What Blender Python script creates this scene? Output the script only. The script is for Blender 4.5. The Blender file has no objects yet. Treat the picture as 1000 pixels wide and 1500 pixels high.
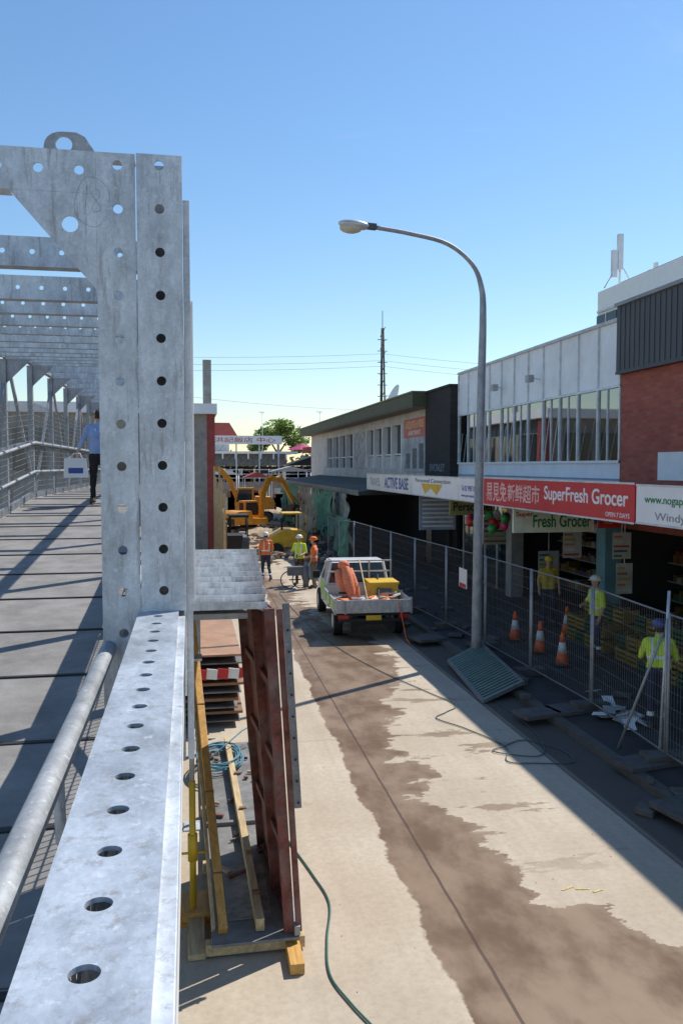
import bpy, bmesh, math, random
from mathutils import Vector, Matrix, noise as mnoise
R = math.radians
random.seed(7)
scene = bpy.context.scene
H = 4.2

# ---------------------------------------------------------------- materials
MATS = {}
def nodes_of(m):
    m.use_nodes = True
    return m.node_tree.nodes, m.node_tree.links

def mat(name, col, rough=0.7, metal=0.0, var=0.25, scale=3.0, bump=0.0, bscale=30.0, dirt=0.0, stretch=(1,1,1), spec=None, dcol=(.10,.08,.06)):
    if name in MATS: return MATS[name]
    m = bpy.data.materials.new(name); N, L = nodes_of(m)
    bs = N['Principled BSDF']
    bs.inputs['Roughness'].default_value = rough
    bs.inputs['Metallic'].default_value = metal
    if spec is not None: bs.inputs['Specular IOR Level'].default_value = spec
    tc = N.new('ShaderNodeTexCoord'); mp = N.new('ShaderNodeMapping'); mp.inputs['Scale'].default_value = stretch
    L.new(tc.outputs['Object'], mp.inputs['Vector'])
    n = N.new('ShaderNodeTexNoise'); n.inputs['Scale'].default_value = scale; n.inputs['Detail'].default_value = 6
    n.inputs['Roughness'].default_value = 0.65
    L.new(mp.outputs[0], n.inputs['Vector'])
    r = N.new('ShaderNodeValToRGB')
    lo = [c*(1-var) for c in col]; hi = [min(1, c*(1+var*0.7)) for c in col]
    r.color_ramp.elements[0].position = 0.3; r.color_ramp.elements[1].position = 0.7
    r.color_ramp.elements[0].color = (*lo, 1); r.color_ramp.elements[1].color = (*hi, 1)
    L.new(n.outputs['Fac'], r.inputs['Fac'])
    out = r.outputs['Color']
    if dirt > 0:
        n2 = N.new('ShaderNodeTexNoise'); n2.inputs['Scale'].default_value = scale*0.35; n2.inputs['Detail'].default_value = 8
        n2.inputs['Roughness'].default_value = 0.75
        L.new(mp.outputs[0], n2.inputs['Vector'])
        r2 = N.new('ShaderNodeValToRGB'); r2.color_ramp.elements[0].position = 0.45; r2.color_ramp.elements[1].position = 0.7
        r2.color_ramp.elements[0].color = (0,0,0,1); r2.color_ramp.elements[1].color = (dirt,dirt,dirt,1)
        L.new(n2.outputs['Fac'], r2.inputs['Fac'])
        mx = N.new('ShaderNodeMixRGB'); mx.inputs['Color2'].default_value = (*dcol, 1)
        L.new(r2.outputs['Color'], mx.inputs['Fac']); L.new(out, mx.inputs['Color1']); out = mx.outputs['Color']
    L.new(out, bs.inputs['Base Color'])
    if bump > 0:
        nb = N.new('ShaderNodeTexNoise'); nb.inputs['Scale'].default_value = bscale; nb.inputs['Detail'].default_value = 4
        L.new(mp.outputs[0], nb.inputs['Vector'])
        bp = N.new('ShaderNodeBump'); bp.inputs['Strength'].default_value = bump; bp.inputs['Distance'].default_value = 0.01
        L.new(nb.outputs['Fac'], bp.inputs['Height']); L.new(bp.outputs[0], bs.inputs['Normal'])
    MATS[name] = m
    return m

def galv(name, base=(0.68,0.72,0.76), metal=0.30, rough=0.42):
    if name in MATS: return MATS[name]
    m = bpy.data.materials.new(name); N, L = nodes_of(m); bs = N['Principled BSDF']
    bs.inputs['Metallic'].default_value = metal
    tc = N.new('ShaderNodeTexCoord')
    v = N.new('ShaderNodeTexVoronoi'); v.inputs['Scale'].default_value = 110
    L.new(tc.outputs['Object'], v.inputs['Vector'])
    bw = N.new('ShaderNodeRGBToBW'); L.new(v.outputs['Color'], bw.inputs[0])
    n = N.new('ShaderNodeTexNoise'); n.inputs['Scale'].default_value = 5; n.inputs['Detail'].default_value = 9; n.inputs['Roughness'].default_value = .72
    mpn = N.new('ShaderNodeMapping'); mpn.inputs['Scale'].default_value=(1.6,.8,.8); L.new(tc.outputs['Object'], mpn.inputs['Vector']); L.new(mpn.outputs[0], n.inputs['Vector'])
    r = N.new('ShaderNodeValToRGB'); r.color_ramp.elements[0].position=.32; r.color_ramp.elements[1].position=.66
    r.color_ramp.elements[0].color=(*[c*.60 for c in base],1); r.color_ramp.elements[1].color=(*[min(1,c*1.15) for c in base],1)
    L.new(n.outputs['Fac'], r.inputs['Fac'])
    mx = N.new('ShaderNodeMixRGB'); mx.blend_type='MULTIPLY'; mx.inputs['Fac'].default_value=.16
    L.new(r.outputs['Color'], mx.inputs['Color1']); L.new(bw.outputs[0], mx.inputs['Color2'])
    mp = N.new('ShaderNodeMapping'); mp.inputs['Scale'].default_value=(16,16,2.0); L.new(tc.outputs['Object'], mp.inputs['Vector'])
    n2 = N.new('ShaderNodeTexNoise'); n2.inputs['Scale'].default_value=1.5; n2.inputs['Detail'].default_value=8; n2.inputs['Roughness'].default_value=.8
    L.new(mp.outputs[0], n2.inputs['Vector'])
    r2 = N.new('ShaderNodeValToRGB'); r2.color_ramp.elements[0].position=.53; r2.color_ramp.elements[1].position=.63
    r2.color_ramp.elements[0].color=(0,0,0,1); r2.color_ramp.elements[1].color=(.6,.6,.6,1)
    L.new(n2.outputs['Fac'], r2.inputs['Fac'])
    mx2 = N.new('ShaderNodeMixRGB'); mx2.inputs['Color2'].default_value=(.27,.25,.23,1)
    L.new(r2.outputs['Color'], mx2.inputs['Fac']); L.new(mx.outputs[0], mx2.inputs['Color1'])
    n3 = N.new('ShaderNodeTexNoise'); n3.inputs['Scale'].default_value=38; n3.inputs['Detail'].default_value=6; n3.inputs['Roughness'].default_value=.75
    L.new(tc.outputs['Object'], n3.inputs['Vector'])
    r3 = N.new('ShaderNodeValToRGB'); r3.color_ramp.elements[0].position=.58; r3.color_ramp.elements[1].position=.68
    r3.color_ramp.elements[0].color=(0,0,0,1); r3.color_ramp.elements[1].color=(.45,.45,.45,1)
    L.new(n3.outputs['Fac'], r3.inputs['Fac'])
    mx3 = N.new('ShaderNodeMixRGB'); mx3.inputs['Color2'].default_value=(.84,.86,.88,1)
    L.new(r3.outputs['Color'], mx3.inputs['Fac']); L.new(mx2.outputs[0], mx3.inputs['Color1'])
    L.new(mx3.outputs[0], bs.inputs['Base Color'])
    mr = N.new('ShaderNodeMapRange'); mr.inputs['To Min'].default_value=rough-.12; mr.inputs['To Max'].default_value=rough+.2
    L.new(n.outputs['Fac'], mr.inputs['Value']); L.new(mr.outputs[0], bs.inputs['Roughness'])
    nb = N.new('ShaderNodeTexNoise'); nb.inputs['Scale'].default_value=45; nb.inputs['Detail'].default_value=5
    L.new(tc.outputs['Object'], nb.inputs['Vector'])
    bp = N.new('ShaderNodeBump'); bp.inputs['Strength'].default_value=.3; bp.inputs['Distance'].default_value=.003
    L.new(nb.outputs['Fac'], bp.inputs['Height']); L.new(bp.outputs[0], bs.inputs['Normal'])
    MATS[name]=m; return m

def brick(name, c1, c2, mortar, axes='YZ', bw=0.24, bh=0.086):
    m = bpy.data.materials.new(name); N, L = nodes_of(m); bs = N['Principled BSDF']; bs.inputs['Roughness'].default_value=.85
    tc = N.new('ShaderNodeTexCoord'); s = N.new('ShaderNodeSeparateXYZ'); c = N.new('ShaderNodeCombineXYZ')
    L.new(tc.outputs['Object'], s.inputs[0]); L.new(s.outputs[axes[0]], c.inputs['X']); L.new(s.outputs[axes[1]], c.inputs['Y'])
    b = N.new('ShaderNodeTexBrick'); b.inputs['Scale'].default_value=1; b.inputs['Brick Width'].default_value=bw; b.inputs['Row Height'].default_value=bh
    b.inputs['Mortar Size'].default_value=.010; b.inputs['Color1'].default_value=(*c1,1); b.inputs['Color2'].default_value=(*c2,1); b.inputs['Mortar'].default_value=(*mortar,1)
    L.new(c.outputs[0], b.inputs['Vector'])
    n = N.new('ShaderNodeTexNoise'); n.inputs['Scale'].default_value=2; n.inputs['Detail'].default_value=6; L.new(tc.outputs['Object'], n.inputs['Vector'])
    r = N.new('ShaderNodeValToRGB'); r.color_ramp.elements[0].color=(.6,.6,.6,1); r.color_ramp.elements[1].color=(1.1,1.1,1.1,1)
    L.new(n.outputs['Fac'], r.inputs['Fac'])
    mx = N.new('ShaderNodeMixRGB'); mx.blend_type='MULTIPLY'; mx.inputs['Fac'].default_value=1
    L.new(b.outputs['Color'], mx.inputs['Color1']); L.new(r.outputs['Color'], mx.inputs['Color2']); L.new(mx.outputs[0], bs.inputs['Base Color'])
    bp = N.new('ShaderNodeBump'); bp.inputs['Strength'].default_value=.5; bp.inputs['Distance'].default_value=.01; bp.invert=True
    L.new(b.outputs['Fac'], bp.inputs['Height']); L.new(bp.outputs[0], bs.inputs['Normal'])
    return m

def glassmat(name, tint=(.75,.85,.88), refl=.3):
    m = bpy.data.materials.new(name); N, L = nodes_of(m); N.remove(N['Principled BSDF'])
    o = N['Material Output']; t = N.new('ShaderNodeBsdfTransparent'); t.inputs[0].default_value=(*tint,1)
    g = N.new('ShaderNodeBsdfGlossy'); g.inputs['Roughness'].default_value=.03
    fr = N.new('ShaderNodeLayerWeight'); fr.inputs['Blend'].default_value=.35
    mr = N.new('ShaderNodeMapRange'); mr.inputs['To Min'].default_value=refl*.6; mr.inputs['To Max'].default_value=min(1,refl*2.2)
    L.new(fr.outputs['Fresnel'], mr.inputs['Value'])
    mx = N.new('ShaderNodeMixShader'); L.new(mr.outputs[0], mx.inputs[0]); L.new(t.outputs[0], mx.inputs[1]); L.new(g.outputs[0], mx.inputs[2])
    L.new(mx.outputs[0], o.inputs['Surface'])
    return m

# ---------------------------------------------------------------- builder
class B:
    def __init__(s, name):
        s.name=name; s.bm=bmesh.new(); s.mats=[]
    def mi(s, m):
        if m not in s.mats: s.mats.append(m)
        return s.mats.index(m)
    def hexa(s, pts, m):
        i=s.mi(m); v=[s.bm.verts.new(p) for p in pts]
        for f in ((3,2,1,0),(4,5,6,7),(0,1,5,4),(1,2,6,5),(2,3,7,6),(3,0,4,7)):
            fa=s.bm.faces.new([v[k] for k in f]); fa.material_index=i
    def box(s,x0,x1,y0,y1,z0,z1,m):
        s.hexa([(x0,y0,z0),(x1,y0,z0),(x1,y1,z0),(x0,y1,z0),(x0,y0,z1),(x1,y0,z1),(x1,y1,z1),(x0,y1,z1)],m)
    def obox(s,M,sx,sy,sz,m):
        pts=[M@Vector((a*sx/2,b*sy/2,c*sz/2)) for a,b,c in ((-1,-1,-1),(1,-1,-1),(1,1,-1),(-1,1,-1),(-1,-1,1),(1,-1,1),(1,1,1),(-1,1,1))]
        s.hexa(pts,m)
    def beam(s,p0,p1,w,h,m,up=(0,0,1)):
        p0=Vector(p0);p1=Vector(p1);d=(p1-p0).normalized();up=Vector(up)
        if abs(d.dot(up))>.98: up=Vector((0,1,0))
        sd=d.cross(up).normalized();u=sd.cross(d).normalized()
        a=sd*w/2;b=u*h/2
        s.hexa([p0-a-b,p0+a-b,p1+a-b,p1-a-b,p0-a+b,p0+a+b,p1+a+b,p1-a+b],m)
    def tube(s,p0,p1,r,m,seg=8,r2=None,caps=True):
        s.path([p0,p1],[r,r if r2 is None else r2],m,seg,caps)
    def path(s,pts,r,m,seg=8,caps=True):
        i=s.mi(m); pts=[Vector(p) for p in pts]; n=len(pts)
        if not isinstance(r,(list,tuple)): r=[r]*n
        d=(pts[1]-pts[0]).normalized(); ref=Vector((0,0,1)) if abs(d.z)<.9 else Vector((1,0,0))
        u=d.cross(ref).normalized(); rings=[]
        for k in range(n):
            if k==0: t=pts[1]-pts[0]
            elif k==n-1: t=pts[-1]-pts[-2]
            else: t=(pts[k+1]-pts[k]).normalized()+(pts[k]-pts[k-1]).normalized()
            t.normalize(); u=(u-t*u.dot(t)).normalized(); w=t.cross(u)
            rings.append([s.bm.verts.new(pts[k]+(u*math.cos(a)+w*math.sin(a))*r[k]) for a in [2*math.pi*j/seg for j in range(seg)]])
        for k in range(n-1):
            for j in range(seg):
                f=s.bm.faces.new([rings[k][j],rings[k][(j+1)%seg],rings[k+1][(j+1)%seg],rings[k+1][j]]); f.material_index=i; f.smooth=seg>5
        if caps:
            f=s.bm.faces.new(rings[0][::-1]); f.material_index=i
            f=s.bm.faces.new(rings[-1]); f.material_index=i
    def poly(s,pts,m):
        f=s.bm.faces.new([s.bm.verts.new(p) for p in pts]); f.material_index=s.mi(m); return f
    def prism(s,poly,fn,a0,a1,m):
        i=s.mi(m); v0=[s.bm.verts.new(fn(u,v,a0)) for u,v in poly]; v1=[s.bm.verts.new(fn(u,v,a1)) for u,v in poly]
        n=len(poly)
        f=s.bm.faces.new(v0); f.material_index=i; f=s.bm.faces.new(v1[::-1]); f.material_index=i
        for k in range(n):
            f=s.bm.faces.new([v0[k],v1[k],v1[(k+1)%n],v0[(k+1)%n]]); f.material_index=i
    def ball(s,c,rad,m,sub=2,M=None):
        i=s.mi(m)
        if not isinstance(rad,(tuple,list)): rad=(rad,)*3
        T=Matrix.Translation(c)@(M or Matrix())@Matrix.Diagonal((*rad,1))
        o=bmesh.ops.create_icosphere(s.bm,subdivisions=sub,radius=1,matrix=T)
        fs=set(f for v in o['verts'] for f in v.link_faces)
        for f in fs: f.material_index=i; f.smooth=True
    def addmesh(s,me,M,m,smooth=False):
        i=s.mi(m); n0=len(s.bm.faces); nv=len(s.bm.verts)
        s.bm.from_mesh(me); s.bm.verts.ensure_lookup_table(); s.bm.faces.ensure_lookup_table()
        for v in s.bm.verts[nv:]: v.co=M@v.co
        for f in s.bm.faces[n0:]: f.material_index=i; f.smooth=smooth
    def plate(s,outline,holes,th,M,m,seg=20):
        cu=bpy.data.curves.new('c','CURVE'); cu.dimensions='2D'; cu.fill_mode='BOTH'; cu.extrude=th/2
        def sp(pts):
            q=cu.splines.new('POLY'); q.points.add(len(pts)-1); q.use_cyclic_u=True
            for k,p in enumerate(pts): q.points[k].co=(p[0],p[1],0,1)
        sp(outline)
        for (x,y,r) in holes: sp([(x+r*math.cos(2*math.pi*k/seg),y+r*math.sin(2*math.pi*k/seg)) for k in range(seg)])
        o=bpy.data.objects.new('c',cu); scene.collection.objects.link(o); bpy.context.view_layer.update()
        me=bpy.data.meshes.new_from_object(o.evaluated_get(bpy.context.evaluated_depsgraph_get()))
        bpy.data.objects.remove(o); bpy.data.curves.remove(cu)
        s.addmesh(me,M,m)
    def done(s,parent=None,M=None,recalc=True,bevel=0):
        if recalc: bmesh.ops.recalc_face_normals(s.bm,faces=s.bm.faces)
        me=bpy.data.meshes.new(s.name); s.bm.to_mesh(me); s.bm.free()
        for m in s.mats: me.materials.append(m)
        o=bpy.data.objects.new(s.name,me); scene.collection.objects.link(o)
        if M is not None: o.matrix_world=M
        if parent: o.parent=parent
        if bevel:
            bv=o.modifiers.new('bv','BEVEL'); bv.width=bevel; bv.segments=2; bv.limit_method='ANGLE'
        return o

MX_XZ = Matrix(((1,0,0,0),(0,0,-1,0),(0,1,0,0),(0,0,0,1)))
FACE_W = Matrix(((0,0,-1,0),(-1,0,0,0),(0,1,0,0),(0,0,0,1)))
def T(x,y,z): return Matrix.Translation((x,y,z))

def text(parent,s,c,w,h,M,m,bold=0.0,keep=True):
    cu=bpy.data.curves.new('t','FONT'); cu.body=s; cu.align_x='CENTER'; cu.extrude=.003; cu.offset=bold
    o=bpy.data.objects.new('t',cu); scene.collection.objects.link(o); bpy.context.view_layer.update()
    me=bpy.data.meshes.new_from_object(o.evaluated_get(bpy.context.evaluated_depsgraph_get()))
    bpy.data.objects.remove(o)
    if len(me.vertices)==0: return
    xs=[v.co.x for v in me.vertices]; ys=[v.co.y for v in me.vertices]
    cx=(min(xs)+max(xs))/2; cy=(min(ys)+max(ys))/2; sx=w/(max(xs)-min(xs)); sy=h/(max(ys)-min(ys))
    for v in me.vertices: v.co=Vector(((v.co.x-cx)*sx,(v.co.y-cy)*sy,v.co.z))
    me.materials.clear(); me.materials.append(m)
    t=bpy.data.objects.new('lettering',me); scene.collection.objects.link(t)
    t.matrix_world=T(*c)@M; t.parent=parent
    return t

steel=galv('galvanised_steel'); steel_d=galv('galvanised_dull',(.42,.44,.46),.3,.55); fencem=galv('fence_steel',(.26,.27,.28),.3,.6)
white=mat('white_paint',(.84,.84,.82),.5,var=.06,dirt=.15)
offwhite=mat('offwhite_panel',(.84,.86,.88),.55,var=.06,scale=1.5,dirt=.18)
black=mat('black_rubber',(.02,.02,.02),.7,var=.2)
dark=mat('dark_void',(.02,.02,.022),.9,var=.2)
red=mat('red_sign',(.60,.03,.035),.45,var=.1)
yellow=mat('yellow_paint',(.75,.48,.03),.45,var=.12,dirt=.3)
orange=mat('orange_paint',(.85,.36,.03),.45,var=.15,dirt=.4)
hiorange=mat('hivis_orange',(.90,.20,.04),.8,var=.1)
hiyel=mat('hivis_yellow',(.62,.80,.06),.8,var=.1)
navy=mat('navy_cloth',(.03,.04,.08),.9)
skin=mat('skin',(.48,.28,.19),.6,var=.08)
hair=mat('hair',(.04,.025,.015),.8)
boots=mat('boot_leather',(.10,.06,.04),.8)
reflect=mat('reflective_tape',(.75,.77,.78),.4,var=.05)
conc=mat('concrete',(.38,.36,.32),.9,bump=.3,dirt=.35)
timber=mat('timber',(.60,.44,.24),.75,var=.35,scale=5,stretch=(6,.6,6),dirt=.35)
timber_o=mat('timber_orange',(.64,.35,.09),.6,var=.3,scale=5,stretch=(6,.6,6),dirt=.3)
ply=mat('plywood',(.28,.15,.09),.75,var=.3,dirt=.4)
redsteel=mat('red_oxide_steel',(.20,.055,.04),.7,var=.6,scale=7,dirt=.85,dcol=(.24,.20,.18),bump=.3)
green_t=mat('green_lettering',(.02,.22,.08),.5)
blue_t=mat('blue_lettering',(.04,.09,.35),.5)
glass_clear=glassmat('window_glass',refl=.25); glass_refl=glassmat('reflective_window',(.6,.75,.78),.62); glass_dk=mat('dark_glass',(.03,.045,.06),.06,var=.2)

# ---------------------------------------------------------------- world + sun
sv=Vector((.66,.42,1)).normalized()
w=bpy.data.worlds.new('World'); scene.world=w; w.use_nodes=True
N=w.node_tree.nodes; L=w.node_tree.links
sky=N.new('ShaderNodeTexSky'); sky.sky_type='NISHITA'; sky.sun_disc=False
sky.sun_elevation=math.asin(sv.z); sky.sun_rotation=math.atan2(sv.x,sv.y)
sky.air_density=1.25; sky.dust_density=.15; sky.ozone_density=3.6; sky.altitude=0
hs=N.new('ShaderNodeHueSaturation'); hs.inputs['Saturation'].default_value=1.12
L.new(sky.outputs[0],hs.inputs['Color'])
tc=N.new('ShaderNodeTexCoord'); mp=N.new('ShaderNodeMapping'); mp.inputs['Scale'].default_value=(1.2,3.5,5); mp.inputs['Rotation'].default_value=(.3,.5,.4)
L.new(tc.outputs['Generated'],mp.inputs['Vector'])
nz=N.new('ShaderNodeTexNoise'); nz.inputs['Scale'].default_value=2.2; nz.inputs['Detail'].default_value=9; nz.inputs['Roughness'].default_value=.62; nz.inputs['Distortion'].default_value=.6
L.new(mp.outputs[0],nz.inputs['Vector'])
cr=N.new('ShaderNodeValToRGB'); cr.color_ramp.elements[0].position=.64; cr.color_ramp.elements[1].position=.9; cr.color_ramp.elements[1].color=(.16,.16,.16,1)
L.new(nz.outputs['Fac'],cr.inputs['Fac'])
mxs=N.new('ShaderNodeMixRGB'); mxs.inputs['Color2'].default_value=(6.5,7,7.5,1); L.new(cr.outputs[0],mxs.inputs['Fac']); L.new(hs.outputs[0],mxs.inputs['Color1'])
bg=N['Background']; bg.inputs['Strength'].default_value=.15; L.new(mxs.outputs[0],bg.inputs['Color'])
sl=bpy.data.lights.new('sun','SUN'); sl.energy=5.0; sl.angle=R(.5); sl.color=(1,.955,.88)
so=bpy.data.objects.new('sun',sl); scene.collection.objects.link(so); so.rotation_euler=(-sv).to_track_quat('-Z','Y').to_euler(); so.location=(20,10,40)
scene.view_settings.view_transform='Standard'; scene.view_settings.look='None'; scene.view_settings.exposure=0

# ---------------------------------------------------------------- camera
cam=bpy.data.cameras.new('camera'); co=bpy.data.objects.new('camera',cam); scene.collection.objects.link(co)
co.location=(0,0,H); co.rotation_euler=(R(90-3.17),0,R(-10.44)); cam.lens=1210/1500*36; cam.sensor_width=36; cam.clip_end=3000; cam.clip_start=.05
scene.camera=co

# ---------------------------------------------------------------- ground
gm=mat('earth',(.30,.24,.17),.95,var=.3,scale=.4,bump=.4,bscale=3)
b=B('ground'); b.poly([(-1500,-1500,0),(1500,-1500,0),(1500,1500,0),(-1500,1500,0)],gm); b.done()

def road_material():
    m=bpy.data.materials.new('street_concrete'); N,L=nodes_of(m); bs=N['Principled BSDF']
    tc=N.new('ShaderNodeTexCoord'); s=N.new('ShaderNodeSeparateXYZ'); L.new(tc.outputs['Object'],s.inputs[0])
    X,Y=s.outputs['X'],s.outputs['Y']
    def M(op,a,b=None,c=None):
        n=N.new('ShaderNodeMath'); n.operation=op
        for i,v in enumerate((a,b,c)):
            if v is None: continue
            if isinstance(v,(int,float)): n.inputs[i].default_value=v
            else: L.new(v,n.inputs[i])
        return n.outputs[0]
    def noise(sc,stretch=(1,1,1),det=6,ro=.6,loc=(0,0,0)):
        mp=N.new('ShaderNodeMapping'); mp.inputs['Scale'].default_value=stretch; mp.inputs['Location'].default_value=loc; L.new(tc.outputs['Object'],mp.inputs['Vector'])
        n=N.new('ShaderNodeTexNoise'); n.inputs['Scale'].default_value=sc; n.inputs['Detail'].default_value=det; n.inputs['Roughness'].default_value=ro
        L.new(mp.outputs[0],n.inputs['Vector']); return n.outputs['Fac']
    def ss(v,a,b,lo=0,hi=1):
        n=N.new('ShaderNodeMapRange'); n.interpolation_type='SMOOTHSTEP'; n.inputs['From Min'].default_value=a; n.inputs['From Max'].default_value=b
        n.inputs['To Min'].default_value=lo; n.inputs['To Max'].default_value=hi; L.new(v,n.inputs['Value']); return n.outputs[0]
    def mix(f,a,b,bt='MIX'):
        n=N.new('ShaderNodeMixRGB'); n.blend_type=bt
        for i,v in enumerate((f,a,b)):
            if isinstance(v,(int,float)): n.inputs[i].default_value=v
            elif isinstance(v,tuple): n.inputs[i].default_value=(*v,1)
            else: L.new(v,n.inputs[i])
        return n.outputs[0]
    big=noise(.5); fine=noise(14,det=8,ro=.7); streak=noise(1.2,(3,.15,1)); fing=noise(1.0,(.8,1.8,1),8,.66); fing2=noise(1.1,(.6,1.9,1),8,.62,(3.3,1.7,0)); lob=noise(.85,(1,.8,1),5,.55)
    dry=mix(ss(big,.3,.7),(.47,.385,.29),(.58,.50,.39))
    dry=mix(ss(streak,.35,.7,0,.35),dry,(.38,.31,.235))
    dry=mix(ss(fine,.35,.7,0,.35),dry,(.31,.25,.18))
    spots=noise(3.2,det=7,ro=.7,loc=(5,2,0)); dry=mix(ss(spots,.60,.70,0,.35),dry,(.30,.23,.16))
    mr=N.new('ShaderNodeMapRange'); mr.inputs['From Min'].default_value=0; mr.inputs['From Max'].default_value=40; L.new(Y,mr.inputs['Value'])
    cr=N.new('ShaderNodeValToRGB'); L.new(mr.outputs[0],cr.inputs['Fac'])
    pts=[(4,4.8),(6.0,4.3),(6.9,3.5),(8.5,3.2),(9.9,2.75),(11.7,3.05),(14,3.5),(17.5,4.5),(22,3.6),(30,3.1),(40,2.6)]
    e=cr.color_ramp.elements
    for k,(y,r) in enumerate(pts):
        if k<2: el=e[k]; el.position=y/40
        else: el=e.new(y/40)
        el.color=(r/10,)*3+(1,)
    Rr=M('MULTIPLY',cr.outputs['Color'],10)
    f1=M('ADD',M('MULTIPLY',M('SUBTRACT',fing,.5),2.3),M('MULTIPLY',M('SUBTRACT',lob,.5),2.0))
    dR=M('SUBTRACT',M('ADD',Rr,f1),X)
    Ll=M('ADD',M('MULTIPLY',Y,.018),1.93)
    dL=M('SUBTRACT',X,M('ADD',Ll,M('ADD',M('MULTIPLY',M('SUBTRACT',noise(.9,(1,.8,1)),.5),.5),M('MULTIPLY',M('SUBTRACT',noise(6,(1,1,1)),.5),.12))))
    wet=M('MULTIPLY',ss(dR,-.012,.02),ss(dL,-.012,.025))
    patches=M('MULTIPLY',ss(fing2,.575,.59),M('MULTIPLY',ss(X,2.4,2.7),M('MULTIPLY',ss(Y,7.0,9,0,1),ss(X,5.2,4.2))))
    wet=M('MAXIMUM',wet,M('MULTIPLY',patches,.8))
    wn=noise(1.6,(1,.6,1),7)
    wetc=mix(ss(wn,.35,.65),(.135,.082,.048),(.26,.18,.115))
    wetc=mix(ss(dR,.0,.35,.35,0),wetc,(.28,.21,.14))
    shade_strip=M('MAXIMUM',ss(X,5.0,5.15),0.0)
    dry=mix(M('MULTIPLY',shade_strip,.92),dry,(.08,.07,.06))  # kerb-side road darkened in the colour to deepen the buildings' shadow
    col=mix(wet,dry,wetc)
    ck=M('ABSOLUTE',M('SUBTRACT',X,M('ADD',M('MULTIPLY',Y,.006),M('ADD',2.40,M('MULTIPLY',M('SUBTRACT',noise(2.0),.5),.03)))))
    ckm=ss(ck,.020,.010)
    j=M('ABSOLUTE',M('SUBTRACT',M('FRACT',M('DIVIDE',M('ADD',Y,1.2),9.0)),.5)); jm=ss(j,.0022,.0012,0,.25)
    ck2=ss(M('ABSOLUTE',M('SUBTRACT',X,5.05)),.03,.015,0,.7)
    col=mix(M('MULTIPLY',M('MAXIMUM',M('MAXIMUM',ckm,jm),ck2),.85),col,(.07,.04,.03))
    L.new(col,bs.inputs['Base Color']); bs.inputs['Specular IOR Level'].default_value=.3
    rg=M('SUBTRACT',.92,M('MULTIPLY',wet,M('MULTIPLY',ss(wn,.3,.6,.4,1),.36))); L.new(rg,bs.inputs['Roughness'])
    bp=N.new('ShaderNodeBump'); bp.inputs['Strength'].default_value=.35; bp.inputs['Distance'].default_value=.006
    L.new(M('MULTIPLY',M('ADD',fine,M('MULTIPLY',ckm,-2.)),M('SUBTRACT',1.0,M('MULTIPLY',wet,.6))),bp.inputs['Height']); L.new(bp.outputs[0],bs.inputs['Normal'])
    return m
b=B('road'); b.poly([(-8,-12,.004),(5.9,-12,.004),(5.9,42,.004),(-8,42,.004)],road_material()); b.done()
dirtm=mat('disturbed_dirt',(.44,.34,.23),.95,var=.4,scale=1.2,bump=.6,bscale=4)
b=B('dirt_ground'); b.poly([(-8,42.05,.006),(12,42.05,.006),(14,110,.006),(-30,110,.006)],dirtm); b.done()
pavem=mat('footpath_asphalt',(.055,.052,.048),.9,var=.4,scale=1.5,bump=.3,dirt=.3)
b=B('footpath'); b.box(5.95,10.0,-12,60,0,.10,pavem); b.box(5.78,5.95,-12,60,0,.115,mat('kerb_concrete',(.12,.11,.095),.9,dirt=.4)); b.done()
spm=mat('survey_spray',(.62,.50,.18),.9,var=.5,scale=30)
b=B('road_spray_mark')
for (x,y,a,l) in ((3.66,7.46,.35,.16),(3.80,7.42,-.2,.14),(3.93,7.36,.25,.12)): b.obox(T(x,y,.0085)@Matrix.Rotation(a,4,'Z'),l,.022,.001,spm)
b.done()

# ---------------------------------------------------------------- pedestrian bridge
def fz(y): return 2.6 if y<5 else (2.6+.08*(y-5) if y<17 else 3.56)
HOLE=.018
bridge=bpy.data.objects.new('pedestrian_bridge',None); scene.collection.objects.link(bridge)
def holes_along(a0,a1,step,c,vert=True,r=HOLE):
    out=[];a=a0
    while a<a1: out.append((c,a,r) if vert else (a,c,r)); a+=step
    return out
b=B('portal_post')
zt=5.37
b.plate([(-.183,3.64),(-.015,3.64),(-.015,zt),(-.183,zt)],holes_along(3.72,5.33,.161,-.099),.008,T(0,3.25,0)@MX_XZ,steel)
b.box(-.023,-.015,3.255,3.36,3.3,zt,steel)
b.box(-.183,-.176,3.255,3.36,3.3,zt,steel)
b.plate([(-.330,2.6),(-.188,2.6),(-.188,zt),(-.330,zt)],holes_along(2.75,5.33,.161,-.252),.008,T(0,3.262,0)@MX_XZ,steel)
b.box(-.330,-.322,3.267,3.37,2.6,zt-.17,steel)
b.box(-.183,-.023,3.37,3.376,3.0,zt,steel_d)
b.plate([(-.64,5.215),(-.3305,4.86),(-.3305,5.215)],[(-.425,5.10,.030)],.008,T(0,3.262,0)@MX_XZ,steel)
b.plate([(-3.1,5.2155),(-.3305,5.2155),(-.3305,zt),(-3.1,zt)],holes_along(-3.0,-.36,.145,5.30,False),.008,T(0,3.262,0)@MX_XZ,steel)
b.box(-3.1,-.19,3.268,3.37,zt-.008,zt-.0005,steel)
b.box(-3.1,-.64,3.268,3.34,5.216,5.222,steel)
lug=[(-.52,zt+.001),(-.515,5.40)]+[(-.45+.066*math.cos(a),5.392+.052*math.sin(a)) for a in [math.pi*(1-k/10) for k in range(1,6)]]+[(-.40,5.444),(-.37,5.43),(-.33,zt+.001)]
b.plate(lug,[(-.445,5.398,.030)],.012,T(0,3.29,0)@MX_XZ,steel_d)
b.done(bridge,bevel=.0015)
ink=mat('marker_ink',(.30,.31,.33),.7,var=.4,scale=20)
b=B('marker_scribble'); yk=3.2572
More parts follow.
